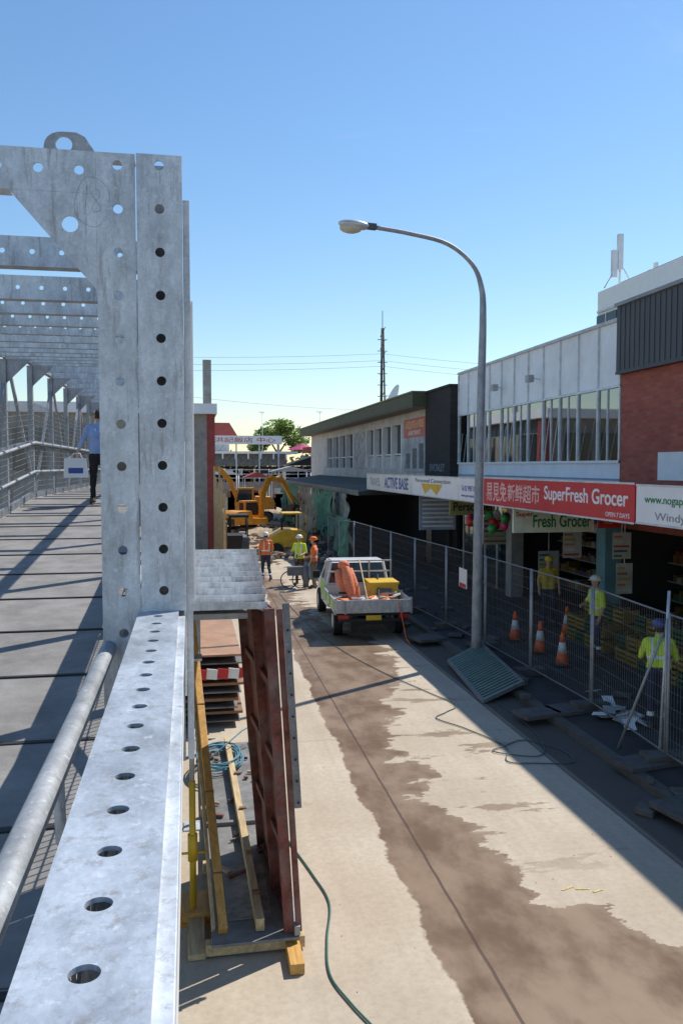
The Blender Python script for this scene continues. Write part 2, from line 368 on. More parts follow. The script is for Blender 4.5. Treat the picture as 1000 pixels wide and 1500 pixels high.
b.path([(-.345+.062*math.cos(a)+.006*math.sin(3*a),yk,5.185+.092*math.sin(a)) for a in [k*2*math.pi/28 for k in range(25)]],.0006,ink,5)
b.path([(-.372,yk,5.14),(-.362,yk,5.24)],.0006,ink,5)
b.path([(-.33+.015*math.sin(a),yk,5.19+.040*math.cos(a/2)) for a in [k*4*math.pi/32 for k in range(31)]],.0006,ink,5)
b.done(bridge,recalc=False)
b=B('rail_channel')
hsl=[]; y=.18
while y<3.2: hsl.append((-.119,y,HOLE)); y+=.148
b.plate([(-.195,-.6),(-.044,-.6),(-.044,3.244),(-.195,3.244)],hsl,.007,T(0,0,3.6365),galv('galvanised_rail',(.52,.57,.63)),seg=28)
b.box(-.051,-.044,-.6,3.244,3.50,3.632,steel)
b.box(-.195,-.188,-.6,3.244,3.50,3.632,steel)
b.done(bridge,bevel=.0015)
b=B('outer_fascia')
b.box(-.043,-.028,-.6,3.255,3.22,3.60,white)
b.box(-.05,-.020,-.6,3.24,3.585,3.62,steel)
b.box(-.012,.022,3.40,4.3,3.66,4.86,white); b.box(-.014,.012,3.385,3.397,3.0,5.25,steel)
b.done(bridge,bevel=.002)
b=B('handrail_pipe')
b.path([(-.31,-.4,3.5),(-.31,1.55,3.5),(-.31,3.2,3.5),(-.31,5,3.5),(-.31,17,4.46),(-.31,30,4.46)],.030,steel_d,14)
b.path([(-.31,2.0,3.47),(-.31,2.03,3.30),(-.29,2.05,3.27),(-.24,2.05,3.27),(-.19,2.05,3.27)],.014,steel,10)
b.path([(-2.95,-.4,3.6),(-2.95,5,3.6),(-2.95,17,4.66),(-2.95,30,4.66)],.03,steel_d,10)
b.path([(-2.95,-.4,3.1),(-2.95,5,3.1),(-2.95,17,4.1),(-2.95,30,4.1)],.025,steel_d,10)
b.done(bridge)
deckm=mat('deck_plate',(.25,.235,.22),.9,var=.3,scale=3,bump=.3,bscale=60,dirt=.3)
b=B('deck')
ys=[-1,5,17,30]
for a,c in zip(ys[:-1],ys[1:]):
    for s0 in range(int((c-a)/1.2+.999)):
        y0=a+s0*1.2; y1=min(c,y0+1.19)
        b.hexa([(-3.1,y0,fz(y0)-.05),(-.2,y0,fz(y0)-.05),(-.2,y1,fz(y1)-.05),(-3.1,y1,fz(y1)-.05),(-3.1,y0,fz(y0)),(-.2,y0,fz(y0)),(-.2,y1,fz(y1)),(-3.1,y1,fz(y1))],deckm)
        b.beam((-3.08,y1-.04,fz(y1)+.004),(-.22,y1-.04,fz(y1)+.004),.04,.008,black)
for x in (-3.1,-.15,-1.6):
    for a,c in zip(ys[:-1],ys[1:]): b.beam((x,a,fz(a)-.18),(x,c,fz(c)-.18),.1,.22,steel_d)
b.done(bridge)
b=B('frames')
k=0
for yy in [4.5,5.65,6.6,7.7,8.8,10.0,11.2,12.4,13.6,14.8,16,17.2,18.4,19.6,20.8,22,23.2,24.4,25.6,26.8,28,29.2]:
    z=fz(yy)+2.77
    if yy<12:
        b.plate([(-3.05,z-.15),(-.2,z-.15),(-.2,z),(-3.05,z)],holes_along(-2.95,-.25,.145,z-.075,False,.014),.006,T(0,yy,0)@MX_XZ,steel,seg=10)
    else: b.box(-3.05,-.2,yy-.003,yy+.003,z-.15,z,steel)
    b.box(-3.05,-.2,yy+.004,yy+.09,z-.006,z-.0005,steel_d); b.box(-3.05,-.2,yy+.004,yy+.09,z-.149,z-.143,steel_d)
    k+=1
    if k%2==0:
        for x,sg in ((-3.05,1),(-.12,-1)):
            b.box(x-.05,x+.05,yy-.05,yy+.05,fz(yy)-.3,z-.16,steel_d)
            b.prism([(0,0),(.4,0),(0,-.4)],lambda u,v,a:(x+sg*(u+.052),a,z-.152+v),yy-.01,yy+.01,steel_d)
for x in (-3.05,-.09):
    for zz,hh in ((2.77,.13),(1.15,.09),(.12,.12)):
        for a,c in zip([3.38,5,17],[5,17,30]): b.beam((x,a,fz(a)+zz-.06),(x,c,fz(c)+zz-.06),.09,hh,steel_d)
    if x<-1:
        b.beam((x,-1,2.6+2.7),(x,3.38,5.3),.09,.13,steel_d)
for x in (-3.05,-.10):
    yy=3.4; fl=0
    while yy<29:
        y2=yy+2.35
        a,c=(.1,2.6) if fl%2==0 else (2.6,.1)
        if x>-1: a,c=(.1,1.05) if fl%2==0 else (1.05,.1)
        b.beam((x,yy,fz(yy)+a),(x,y2,fz(y2)+c),.05,.06,steel_d); yy=y2; fl+=1
for (y0,y1,a,c) in ((-.6,1.3,.1,.9),(1.3,3.2,.9,.1)): b.beam((-.12,y0,2.6+a),(-.12,y1,2.6+c),.05,.06,steel)
b.done(bridge)
b=B('mesh_infill')
for x,ya,yb,zh,st in ((-3.0,12,30,1.9,.1),(-.17,-.6,12,1.0,.06)):
    yy=ya
    while yy<yb: b.beam((x,yy,fz(yy)+.05),(x,yy,fz(yy)+zh),.006,.006,fencem); yy+=st
    k=0
    while k*.1<zh:
        pts=[p for p in (ya,5,17,yb) if ya<=p<=yb]
        for a,c in zip(pts[:-1],pts[1:]): b.beam((x+.005,a,fz(a)+.05+k*.1),(x+.005,c,fz(c)+.05+k*.1),.006,.006,fencem)
        k+=1
b.done(bridge,recalc=False)
b=B('support_legs')
for yy in (5.5,13,20,27):
    for x in (-2.9,-.35):
        b.box(x-.12,x+.12,yy-.12,yy+.12,.03,fz(yy)-.3,steel_d); b.box(x-.35,x+.35,yy-.35,yy+.35,.0,.03,conc)
b.done(bridge)

# ---------------------------------------------------------------- formwork & timber pile under bridge
b=B('steel_formwork_panel')
def lean(u,v,off=0):
    y=6.95+u*1.75; xb=.85-.10*u+off; xt=.70-.16*u+off
    z=.12+v*2.85
    return Vector((xb+(xt-xb)*v,y+.15*v,z))
def lpanel(off,u0,u1,th,m,v1=1):
    p=[lean(u0,0,off),lean(u1,0,off),lean(u1,v1,off),lean(u0,v1,off)]; q=[a+Vector((th,0,0)) for a in p]
    b.hexa([p[0],q[0],q[1],p[1],p[3],q[3],q[2],p[2]],m)
lpanel(0,.05,.95,.012,redsteel)
for u in (0,.42,.96):
    p=lean(u,0,-.03);q=lean(u,1,-.03); b.beam(p,q,.07,.09,redsteel,up=(1,0,0))
for v in (.02,.25,.5,.75,.985):
    b.beam(lean(0.03,v,-.02),lean(.97,v,-.02),.04,.06,redsteel)
b.beam(lean(-.02,.02,.05),lean(-.02,1,.05),.06,.05,redsteel,up=(1,0,0))
b.beam(lean(-.05,.4,.10),lean(-.05,1.02,.10),.03,.06,fencem,up=(1,0,0))
for k in range(9): 
    p=lean(-.06,.42+k*.065,.10); b.tube(p+Vector((0,-.01,0)),p+Vector((0,-.022,0)),.012,black,8)
b.done(bevel=.004)
sheetm=mat('weathered_sheet',(.22,.22,.215),.6,var=.5,scale=3,dirt=.6)
b=B('form_sheet_platform')
b.box(.15,.9,6.85,9.19,.13,.155,sheetm); b.box(.17,.88,9.2,12.0,.13,.152,sheetm); b.box(.15,.9,9.17,9.23,.156,.20,sheetm); b.box(.3,.7,7.2,8.2,.156,.17,mat('grey_mud',(.30,.28,.25),.8,var=.5,scale=8))
for yy in (6.95,8.4,9.8,11.6): b.box(.1,.95,yy-.05,yy+.05,.03,.13,timber)
b.box(.78,.90,6.55,6.95,.01,.10,timber_o); b.box(-.1,.15,7.5,7.9,.01,.10,timber_o); b.box(-.05,.1,6.9,7.6,.01,.06,timber)
b.beam((.88,6.86,.2),(.88,12.0,.2),.05,.08,steel_d)
rs=random.Random(9)
for k in range(18):
    x=rs.uniform(.2,.85); y=rs.uniform(7,11.8); b.obox(T(x,y,.18)@Matrix.Rotation(rs.uniform(0,3),4,'Z'),rs.uniform(.05,.25),rs.uniform(.02,.05),.03,rs.choice([timber,ply,sheetm,redsteel,sheetm]))
b.done(bevel=.004)
b=B('timber_beam'); b.beam((.57,6.98,.22),(.50,11.9,.22),.075,.11,timber)
for yy in (7.4,8.2,9.3,10.4): b.box(.53,.61,yy,yy+.05,.279,.30,ply)
b.done(bevel=.004)
b=B('timber_beam'); b.beam((.25,6.98,.20),(.0,10.3,2.5),.075,.10,timber_o)
b.beam((.17,7.02,.2),(-.04,10.5,2.45),.03,.08,timber,up=(0,0,1))
for t_ in (.12,.33,.6): 
    p=Vector((.25,6.98,.20)).lerp(Vector((0,10.3,2.5)),t_); b.obox(T(*p),.085,.05,.11,ply)
b.done(bevel=.004)
b=B('adjustable_prop')
b.box(-.12,.13,7.45,7.75,.0,.02,orange); b.tube((0,7.6,.02),(0,7.6,1.3),.030,yellow,12); b.tube((0,7.6,1.25),(0,7.6,2.45),.022,steel,12)
b.tube((0,7.6,.55),(0,7.6,.8),.045,yellow,12); b.tube((-.12,7.6,.62),(.12,7.6,.62),.012,yellow,8); b.box(-.1,.1,7.5,7.7,2.44,2.46,steel); b.done()
b=B('adjustable_prop')
b.box(-.10,.10,9.45,9.7,.0,.02,steel); b.tube((0,9.6,.02),(0,9.6,1.5),.030,steel_d,12); b.tube((0,9.6,1.45),(0,9.6,2.6),.022,steel,12)
b.tube((0,9.6,.9),(0,9.6,1.15),.04,steel,12); b.done()
tr=galv('tray_zinc',(.76,.77,.77),.1,.6)
b=B('steel_tray_stack')
for k in range(12):
    y=7.15+k*.42; z=2.90; xr=.54+.026*k+random.uniform(-.025,.025)
    P=[(-.6,y,z+.125),(xr+.13,y,z+.115),(xr-.07,y+.44,z+.03),(-.6,y+.44,z+.03)]
    b.hexa([Vector(p) for p in P]+[Vector(p)+Vector((0,0,.006)) for p in P],tr)
    b.hexa([(-.6,y-.008,z+.06),(xr+.13,y-.008,z+.06),(xr+.13,y-.002,z+.06),(-.6,y-.002,z+.06),(-.6,y-.008,z+.132),(xr+.13,y-.008,z+.122),(xr+.13,y-.002,z+.122),(-.6,y-.002,z+.132)],tr)
    b.prism([(y,z+.03),(y,z+.113),(y+.38,z+.04)],lambda u,v,a:(a-.45*(u-y),u,v),xr+.115,xr+.122,tr)
b.box(-.6,.50,7.3,12.0,2.85,2.90,steel_d)
b.beam((.1,12,0),(.1,12,2.85),.08,.08,steel_d); b.done()
b=B('plywood_stack')
for k in range(9):
    z=.1+k*.115; o=random.uniform(-.06,.06)
    b.box(-.5+o,.78+o,13.2+o,16.6,z,z+.022+.02*(k%2),ply if k%2 else sheetm); b.box(-.4,.7,13.6,13.7,z+.045,z+.114,dark); b.box(-.4,.7,15.6,15.7,z+.045,z+.114,dark)
b.box(-.5,.80,13.2,16.5,1.16,1.19,mat('ply_face',(.42,.24,.15),.7,dirt=.3)); 
b.done()
b=B('barrier_plank')
for k in range(6): b.beam((-.1+k*.17,13.05,.93),(-.1+(k+1)*.17,13.03,.91),.02,.16,red if k%2 else white)
b.done()
ropem=mat('green_hose_rubber',(.03,.13,.10),.5); bluerope=mat('blue_rope',(.10,.25,.33),.7)
b=B('rope_coil')
pts=[]
for k in range(120):
    a=k*.35; r=.27+.05*math.sin(k*.21); pts.append((.38+r*math.cos(a),11.2+r*1.6*math.sin(a),.20+.0008*k+.02*math.sin(k*.5)))
pts+=[(.7,11.6,.45),(1.0,11.9,.5)]
b.path(pts,.011,bluerope,6); b.done()
def smooth_pts(P,n=8):
    P=[Vector(p) for p in P]; out=[]
    for i in range(len(P)-1):
        p0=P[max(i-1,0)];p1=P[i];p2=P[i+1];p3=P[min(i+2,len(P)-1)]
        for k in range(n):
            t=k/n; out.append(.5*((2*p1)+(-p0+p2)*t+(2*p0-5*p1+4*p2-p3)*t*t+(-p0+3*p1-3*p2+p3)*t**3))
    out.append(P[-1]); return out
b=B('garden_hose'); b.path(smooth_pts([(.98,9.6,.5),(1.02,9.4,.03),(1.05,9.0,.02),(1.2,8.2,.02),(1.28,7.6,.02),(1.16,7.0,.02),(1.10,6.5,.02),(1.2,6.1,.02),(1.35,5.7,.02),(1.5,5.2,.02)]),.009,ropem,8); b.done()
cablem=mat('cable_black',(.07,.12,.12),.6)
b=B('power_cable'); b.path(smooth_pts([(2.9,27,.02),(2.95,24,.02),(3.1,21,.02),(3.35,18.5,.02),(3.8,16.3,.02),(4.3,14.6,.02),(4.55,13.7,.02),(4.25,13.3,.02),(4.0,13.0,.02),(4.3,12.4,.02),(4.6,11.5,.02),(4.4,10.9,.02),(4.75,10.75,.02),(5.3,10.7,.02),(5.35,11.2,.02),(5.0,11.7,.02),(4.6,11.5,.024),(4.35,11.3,.024),(4.9,11.0,.024),(5.2,11.5,.02),(5.35,12.7,.02),(5.25,15.5,.02)]),.0085,cablem,6); b.done()

# ---------------------------------------------------------------- street lamp
b=B('street_lamp')
P=smooth_pts([(6.12,17,.1),(6.14,17,3),(6.18,17,6),(6.2,17,7.4),(6.16,17,8.0),(5.95,17,8.48),(5.4,17,8.88),(4.6,17,9.05),(3.85,17,9.14)],5)
n=len(P); b.path(P,[.115-.07*min(1,(i/(n*.62))) if i<n*.62 else .045 for i in range(n)],steel_d,16)
b.tube((6.12,17,.1),(6.12,17,.16),.17,steel_d,16); b.tube((6.175,17,5.9),(6.178,17,6.1),.075,steel_d,16)
lm=mat('lamp_head_metal',(.55,.56,.55),.35,metal=.3); lens=mat('lamp_lens',(.55,.50,.38),.2)
b.ball((3.40,17,9.17),(.34,.15,.10),lm,3,Matrix.Rotation(R(4),4,'Y')); b.ball((3.33,17,9.10),(.24,.13,.11),lens,3)
b.obox(T(3.74,17,9.155)@Matrix.Rotation(R(3),4,'Y'),.24,.13,.11,mat('lamp_neck',(.08,.08,.08),.5)); b.done()

# ---------------------------------------------------------------- buildings right
FX=10.0
brk=brick('red_brick',(.44,.085,.05),(.56,.135,.08),(.26,.15,.12))
clad=mat('dark_cladding',(.075,.078,.088),.6,var=.15,scale=.8)
b=B('brick_shop_building')
b.box(FX,24,2,18.04,3.6,6.4,brk); b.box(FX-.15,24,2,18.02,6.4,7.9,clad)
for k in range(78): b.box(FX-.165,FX-.152,2.05+k*.205,2.07+k*.205,6.43,7.88,clad)
b.box(FX-.22,24,1.98,18.03,7.9,7.98,mat('metal_cap',(.25,.26,.28),.5)); b.box(FX-.17,FX-.001,2,18.02,6.34,6.398,mat('metal_cap2',(.05,.05,.06),.5))
b.box(FX,FX+.3,2,11.2,.1,3.6,mat('tiled_front',(.30,.30,.28),.6))
b.box(FX-.02,FX-.001,15.3,16.4,3.9,4.5,white)
b.done()
fr=mat('alu_frame',(.66,.68,.69),.4,metal=.15)
b=B('panel_office_building')
Y0,Y1=18.05,30.0
b.box(FX+.02,24,Y0,Y1,6.12,7.62,offwhite); b.box(FX+.02,FX+.5,Y0,Y1,3.5,4.28,offwhite); b.box(FX-.05,24,Y0,Y1,7.62,7.70,mat('parapet_cap',(.5,.52,.54),.5))
b.box(FX+1.6,FX+1.7,Y0,Y1,3.6,6.1,mat('interior_wall',(.6,.68,.68),.8)); b.box(FX+.5,FX+1.6,Y0,Y1,4.0,4.05,mat('interior_floor',(.3,.28,.25),.8))
b.box(FX+.5,24,Y0,Y0+.1,3.6,6.12,offwhite); b.box(FX+.5,24,Y1-.1,Y1,3.6,6.12,offwhite)
nP=11
for k in range(nP+1):
    y=Y0+.03+(Y1-Y0-.06)*k/nP
    b.box(FX-.03,FX+.018,y-.025,y+.025,6.12,7.6,fr); b.box(FX-.02,FX+.08,y-.03,y+.03,4.28,6.12,fr)
    if k<nP:
        y2=y+(Y1-Y0-.06)/nP; tl_=random.uniform(-.006,.006)
        b.hexa([(FX+.03,y+.03,4.33),(FX+.036,y+.03,4.33),(FX+.036+tl_,y2-.03,4.33),(FX+.03+tl_,y2-.03,4.33),(FX+.03,y+.03,6.07),(FX+.036,y+.03,6.07),(FX+.036+tl_,y2-.03,6.07),(FX+.03+tl_,y2-.03,6.07)],glass_refl)
        ym=(y+y2)/2+random.uniform(-.1,.1)
        if k%3!=1: b.box(FX+.0,FX+.06,ym-.015,ym+.015,4.33,6.07,fr)
        for q in range(2):
            yy=y+.15+q*.5+random.uniform(0,.1); b.beam((FX+.09,yy+.35,4.3),(FX+.09,yy-.02,5.2+random.uniform(0,.6)),.02,.12,white,up=(1,0,0))  # white diagonal boards imitate the bridge truss reflected in the panes
        if k in (1,2,8,9): b.box(FX+.14,FX+.15,y+.1,y2-.1,4.35,5.9,white)
        b.box(FX+.12,FX+.13,y+.05,y2-.05,6.07-random.uniform(.1,.7),6.07,white)
b.box(FX-.04,FX+.1,Y0,Y1,4.28,4.34,white); b.box(FX-.03,FX+.1,Y0,Y1,6.07,6.13,fr); b.box(FX-.01,FX+.018,Y0,Y1,3.86,3.90,mat('blue_trim',(.2,.3,.42),.6))
for yy in (25.4,22.6): b.beam((FX-.02,yy,6.7),(FX-.3,yy,6.75),.03,.03,fr); b.box(FX-.42,FX-.25,yy-.12,yy+.12,6.62,6.82,mat('floodlight',(.35,.36,.36),.5))
b.box(FX+.5,FX+1.6,Y0,Y1,6.09,6.12,offwhite)
b.done()
dbrk=brick('dark_brick',(.035,.028,.026),(.05,.04,.035),(.02,.02,.02))
b=B('dark_brick_building'); b.box(FX-.3,22,30.05,33.4,3.2,7.2,dbrk); b.box(FX-.35,22.1,30.03,33.45,7.2,7.3,dark); 
b.box(FX,FX+.3,30.05,33.4,.1,3.2,dark); ob=b.done()
gr_=mat('graffiti_paint',(.25,.26,.30),.7)
text(ob,'SWONLEY',(FX-.303,31.7,4.15),2.0,.30,FACE_W,gr_)
fas=mat('olive_fascia',(.085,.088,.04),.7,var=.3,dirt=.3); wallc=mat('render_wall',(.62,.60,.56),.8,var=.2,dirt=.4)
b=B('long_shop_building')
Y0,Y1=33.5,68
b.box(FX,22,Y0,Y1,3.4,4.1,wallc); b.box(FX,22,Y0,Y1,6.2,6.7,wallc)
b.box(FX+.25,22,Y0,Y1,4.1,6.2,mat('matt_dark_glass',(.035,.045,.055),.3,var=.5,scale=.8))
b.box(FX-.9,22.5,Y0-.3,Y1+.5,6.7,7.25,fas); b.box(FX-.95,22.6,Y0-.35,Y1+.55,7.25,7.31,mat('roof_edge',(.20,.19,.11),.6)); 
b.box(FX-.85,22,Y0-.2,Y1,6.66,6.698,mat('soffit',(.2,.2,.18),.8))
for (a,c) in ((33.5,38.3),(46.3,50),(60,68)): b.box(FX-.02,FX+.3,a,c,4.1,6.2,wallc)
yy=38.3
while yy<46.4: b.box(FX-.06,FX+.26,yy-.07,yy+.07,4.08,6.22,white); yy+=2.0
b.box(FX+.1,FX+.2,38.3,60,4.75,4.82,white)
b.box(FX+.1,FX+.22,38.3,46.3,4.1,4.7,wallc)
yy=50
while yy<60.1: b.box(FX-.06,FX+.26,yy-.08,yy+.08,4.08,6.22,white); yy+=2.5
ob=b.done()
b=B('mural_poster'); b.box(FX-.05,FX-.022,34.2,37.8,3.95,6.35,mat('poster_grey',(.45,.46,.46),.7,var=.45,scale=1.5)); b.box(FX-.056,FX-.051,34.2,37.8,5.5,6.35,mat('poster_red',(.60,.14,.08),.6))
for k in range(3): b.box(FX-.058,FX-.051,34.5+k*1.1,35.2+k*1.1,4.1,5.2-.2*k,mat('poster_dark',(.15,.16,.16),.7,var=.6,scale=6))
p=b.done(); text(p,'ASQUITH RISE',(FX-.058,36,6.05),3.0,.38,FACE_W,mat('cream',(.75,.6,.3),.6)); text(p,'APARTMENTS',(FX-.058,36,5.7),2.0,.2,FACE_W,white)
b=B('wall_mural'); b.box(FX-.05,FX-.022,46.5,49.8,4.1,6.2,mat('mural_paint',(.45,.44,.42),.7,var=.7,scale=2.5)); b.done()

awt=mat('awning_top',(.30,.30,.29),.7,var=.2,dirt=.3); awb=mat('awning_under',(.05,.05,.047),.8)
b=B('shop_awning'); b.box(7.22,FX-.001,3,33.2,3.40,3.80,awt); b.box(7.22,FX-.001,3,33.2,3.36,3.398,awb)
b.done()
b=B('shop_awning'); adk=mat('awning_dark',(.075,.078,.065),.8,var=.4,scale=.8,dirt=.4)
b.hexa([(6.9,33.5,3.0),(FX-.31,33.5,3.0),(FX-.31,62,3.0),(6.9,62,3.0),(6.9,33.5,3.15),(FX-.31,33.5,3.55),(FX-.31,62,3.55),(6.9,62,3.15)],adk); b.box(6.86,6.898,33.5,62,2.98,3.2,mat('awning_edge',(.22,.22,.18),.6))
for yy in (38,44,50,56,61): b.tube((7.0,yy,.1),(7.0,yy,3.0),.05,steel_d,10)
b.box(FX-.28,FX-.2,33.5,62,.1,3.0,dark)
b.done()
def signboard(name,ya,yb,m,z0=3.28,z1=3.90,x=7.15):
    b=B(name); b.box(x,x+.065,ya,yb,z0,z1,m); b.box(x-.012,x-.001,ya,yb,z1-.02,z1+.012,fr); b.box(x-.012,x-.001,ya,yb,z0-.012,z0+.02,fr); return b.done()
sx=7.148
cream=mat('sign_cream',(.78,.78,.72),.5,var=.1,dirt=.2); wsign=mat('sign_white',(.86,.86,.86),.4,var=.05)
blk=mat('black_let',(.03,.03,.03),.5); grl=mat('grey_let',(.3,.3,.33),.6); pnk=mat('pinkish',(.85,.55,.50),.5)
s=signboard('shop_sign',26.2,33.1,cream); text(s,'ACTIVE BASE',(sx,28.3,3.6),3.4,.40,FACE_W,blue_t,.02); text(s,'TRAVEL',(sx,31.6,3.6),1.8,.3,FACE_W,grl)
s=signboard('shop_sign',21.4,26.15,wsign); text(s,'Personnel Connection',(sx,23.9,3.76),3.6,.12,FACE_W,blk)
b=B('logo'); b.poly([(sx-.004,25.0,3.67),(sx-.004,22.8,3.67),(sx-.004,23.4,3.34),(sx-.004,24.0,3.55),(sx-.004,24.6,3.34)],yellow); b.done(s)
s=signboard('shop_sign',19.7,21.35,wsign); text(s,'Tel 02 9987 0275',(sx,20.5,3.62),1.3,.14,FACE_W,blue_t); text(s,'www.personnel.com',(sx,20.5,3.42),1.3,.10,FACE_W,blue_t)
s=signboard('grocer_sign',12.4,19.65,red,3.26,3.92)
text(s,'SuperFresh Grocer',(sx,14.25,3.62),3.3,.36,FACE_W,wsign,.015); text(s,'新鲜超市',(sx,17.0,3.6),1.75,.40,FACE_W,pnk,.01); text(s,'易見免',(sx,18.6,3.6),1.3,.46,FACE_W,pnk,.012)
text(s,'OPEN 7 DAYS',(sx,12.95,3.37),.8,.08,FACE_W,wsign)
s=signboard('dental_sign',6.0,12.35,wsign); text(s,'www.nogapsdental.com',(sx,11.05,3.66),2.1,.16,FACE_W,green_t,.01); text(s,'Windy  Dental',(sx,10.9,3.40),1.8,.16,FACE_W,grl)
b=B('hanging_grocer_sign'); b.box(7.35,9.35,18.0,18.08,2.66,3.26,mat('sign_palegreen',(.80,.84,.66),.5)); b.box(7.33,9.37,17.985,18.095,3.262,3.30,fr)
b.tube((7.6,18.04,3.3),(7.6,18.04,3.36),.02,fr); b.tube((9.1,18.04,3.3),(9.1,18.04,3.36),.02,fr); s=b.done()
text(s,'Fresh Grocer',(8.55,17.994,2.93),1.45,.30,MX_XZ,green_t,.02); text(s,'Super',(7.62,17.994,3.08),.42,.14,MX_XZ,mat('red_let',(.5,.03,.03),.5),.02)
b=B('hanging_grocer_sign'); b.box(9.42,10.2,17.9,17.96,2.75,3.2,red); s=b.done(); text(s,'超市',(9.8,17.894,2.98),.5,.28,MX_XZ,yellow)
b=B('hanging_personnel_sign'); b.box(7.6,9.0,23.5,23.58,2.75,3.25,mat('sign_olive',(.40,.42,.16),.6)); s=b.done(); text(s,'Personnel',(8.3,23.494,3.0),1.2,.26,MX_XZ,blk,.015)
b=B('notice_board'); b.box(7.8,9.1,27.5,27.56,2.0,3.2,mat('board_blue',(.35,.42,.55),.6)); 
for k in range(7): b.box(7.9,9.0,27.49,27.498,2.1+k*.15,2.16+k*.15,wsign)
b.done()
b=B('shopfront')
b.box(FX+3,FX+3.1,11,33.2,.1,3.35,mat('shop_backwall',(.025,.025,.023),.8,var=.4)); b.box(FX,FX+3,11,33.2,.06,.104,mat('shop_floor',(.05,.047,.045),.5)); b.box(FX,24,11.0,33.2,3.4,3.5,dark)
teal=mat('teal_column',(.13,.30,.36),.5,var=.15)
for yy,m in ((11.3,mat('column_tile',(.35,.35,.33),.6)),(18.6,teal),(24.5,mat('column_tile',(.35,.35,.33),.6)),(30.8,dbrk)): b.box(FX-.15,FX+.25,yy-.22,yy+.22,.1,3.355,m)
for yy in (18.3,24.6): b.box(FX+.3,FX+3,yy,yy+.1,.1,3.4,dark)
for k in range(5): b.box(FX+.1,FX+.15,25.0+k*1.15,25.06+k*1.15,.1,3.3,fr)
b.box(FX+.12,FX+.13,25,30.5,.2,3.3,glass_clear); b.box(FX+.12,FX+.14,19,24.2,2.5,3.3,glass_clear)
b.box(FX,FX+.04,12,18.3,2.75,3.35,mat('shop_header',(.28,.06,.04),.6,var=.5))
b.done()
cols=[(.16,.025,.015),(.18,.13,.02),(.03,.08,.03),(.22,.22,.2),(.12,.06,.02),(.03,.04,.11),(.2,.08,.03),(.14,.14,.03)]
gm2=[mat('goods_%d'%i,c,.6,var=.4,scale=8) for i,c in enumerate(cols)]
gm3=[mat('print_%d'%i,tuple(min(1,q*2.5) for q in c),.6,var=.3,scale=8) for i,c in enumerate(cols)]
b=B('grocery_shelves')
for yy0,yy1,x0 in ((12,18.2,FX+1.4),(12,18.2,FX+2.5),(19,24.3,FX+1.4)):
    for z in (.5,.95,1.4,1.85):
        b.box(x0,x0+.5,yy0,yy1,z,z+.03,fencem); y=yy0
        while y<yy1-.2:
            wd=random.uniform(.05,.2); b.box(x0+.02,x0+.4,y,y+wd-.01,z+.031,z+.031+random.uniform(.10,.32),random.choice(gm2)); y+=wd
b.done()
b=B('produce_crates')
cry=mat('crate_yellow',(.30,.20,.03),.6,dirt=.3)
for k in range(14):
    y=12.0+k*.46
    if 15.9<y<16.6: continue
    for q,(x,z) in enumerate(((8.9,.1),(8.9,.42),(9.35,.1),(9.35,.42),(9.35,.74))):
        cm=cry if (k+q)%3 else mat('crate_green',(.03,.10,.04),.6)
        b.box(x,x+.4,y,y+.03,z,z+.28,cm); b.box(x,x+.4,y+.40,y+.43,z,z+.28,cm)
        for zz in (0,.10,.20): b.box(x-.01,x+.02,y+.01,y+.42,z+zz,z+zz+.06,cm)
        b.box(x+.03,x+.39,y+.04,y+.39,z+.02,z+.05,cm)
        if q in (1,4):
            for _ in range(10): b.ball((x+random.uniform(.07,.33),y+random.uniform(.08,.35),z+.24),.05,random.choice(gm2),1)
b.done()
pdim=mat('poster_white',(.45,.45,.43),.6)
b=B('shop_posters')
for k,(x,y,z,wd,hh) in enumerate([(9.2,19.3,1.9,.5,.7),(9.3,21,1.2,.6,.7),(9.4,17.2,2.1,.45,.6),(9.5,17.2,1.3,.4,.7),(9.2,25,1.7,.9,.9)]):
    b.box(x,x+wd,y,y+.01,z,z+hh,pdim)
    for q in range(5): b.box(x+.03,x+wd*random.uniform(.5,.93),y-.004,y-.001,z+hh*(.08+q*.18),z+hh*(.16+q*.18),gm3[(k+q*3)%8])
    b.box(x+wd/2-.01,x+wd/2+.01,y+.011,y+.02,z+.01,3.36,fr)
b.done()
b=B('balloons')
for k in range(16):
    b.ball((7.6+random.random()*1.6,21.5+random.random()*1.5,2.35+random.random()*.5),(.12,.12,.15),[mat('balloon_red',(.6,.04,.04),.3),mat('pink',(.7,.05,.2),.3),mat('bgreen',(.05,.4,.1),.3),wsign][k%4],2)
b.done()
b=B('office_building')
wl=mat('office_white',(.86,.86,.84),.7,var=.05)
b.box(20,45,8,38.5,0,12.8,wl); 
for z in (10.4,): 
    y=9.5
    while y<37.5:
        b.box(19.9,19.998,y,y+1.9,z,z+1.2,glass_dk); b.box(19.86,19.9,y+.93,y+.97,z,z+1.2,wl); y+=2.7
b.box(19.9,20.0-.001,8,38.4,11.75,11.85,fr); b.box(20.4,44,9,37,12.8,13.0,conc)
for k in range(6): b.box(19.9,19.998,12+k*4.4,13.2+k*4.4,7,8.4,glass_dk)
b.done()
def antenna(x,y,z,h,w=.25,n=1):
    b=B('rooftop_antenna'); b.tube((x,y,z),(x,y,z+h),.06,fr,8); b.box(x-w/2,x+w/2,y-.1,y+.1,z+h*.35,z+h,offwhite); b.box(x-w/2-.3,x-w/2-.05,y-.1,y+.1,z+h*.2,z+h*.7,offwhite)
    b.tube((x-.8,y,z),(x,y,z+h*.5),.03,fr,6); b.tube((x+.8,y,z),(x,y,z+h*.5),.03,fr,6); b.done()
antenna(20.6,37.5,12.8,2.6); antenna(22.2,37,12.8,1.2,.15); antenna(20.9,31.0,12.8,2.2)
b=B('rooftop_pipe'); b.tube((12,21,7.6),(12,21,8.0),.08,fr,8); b.done()

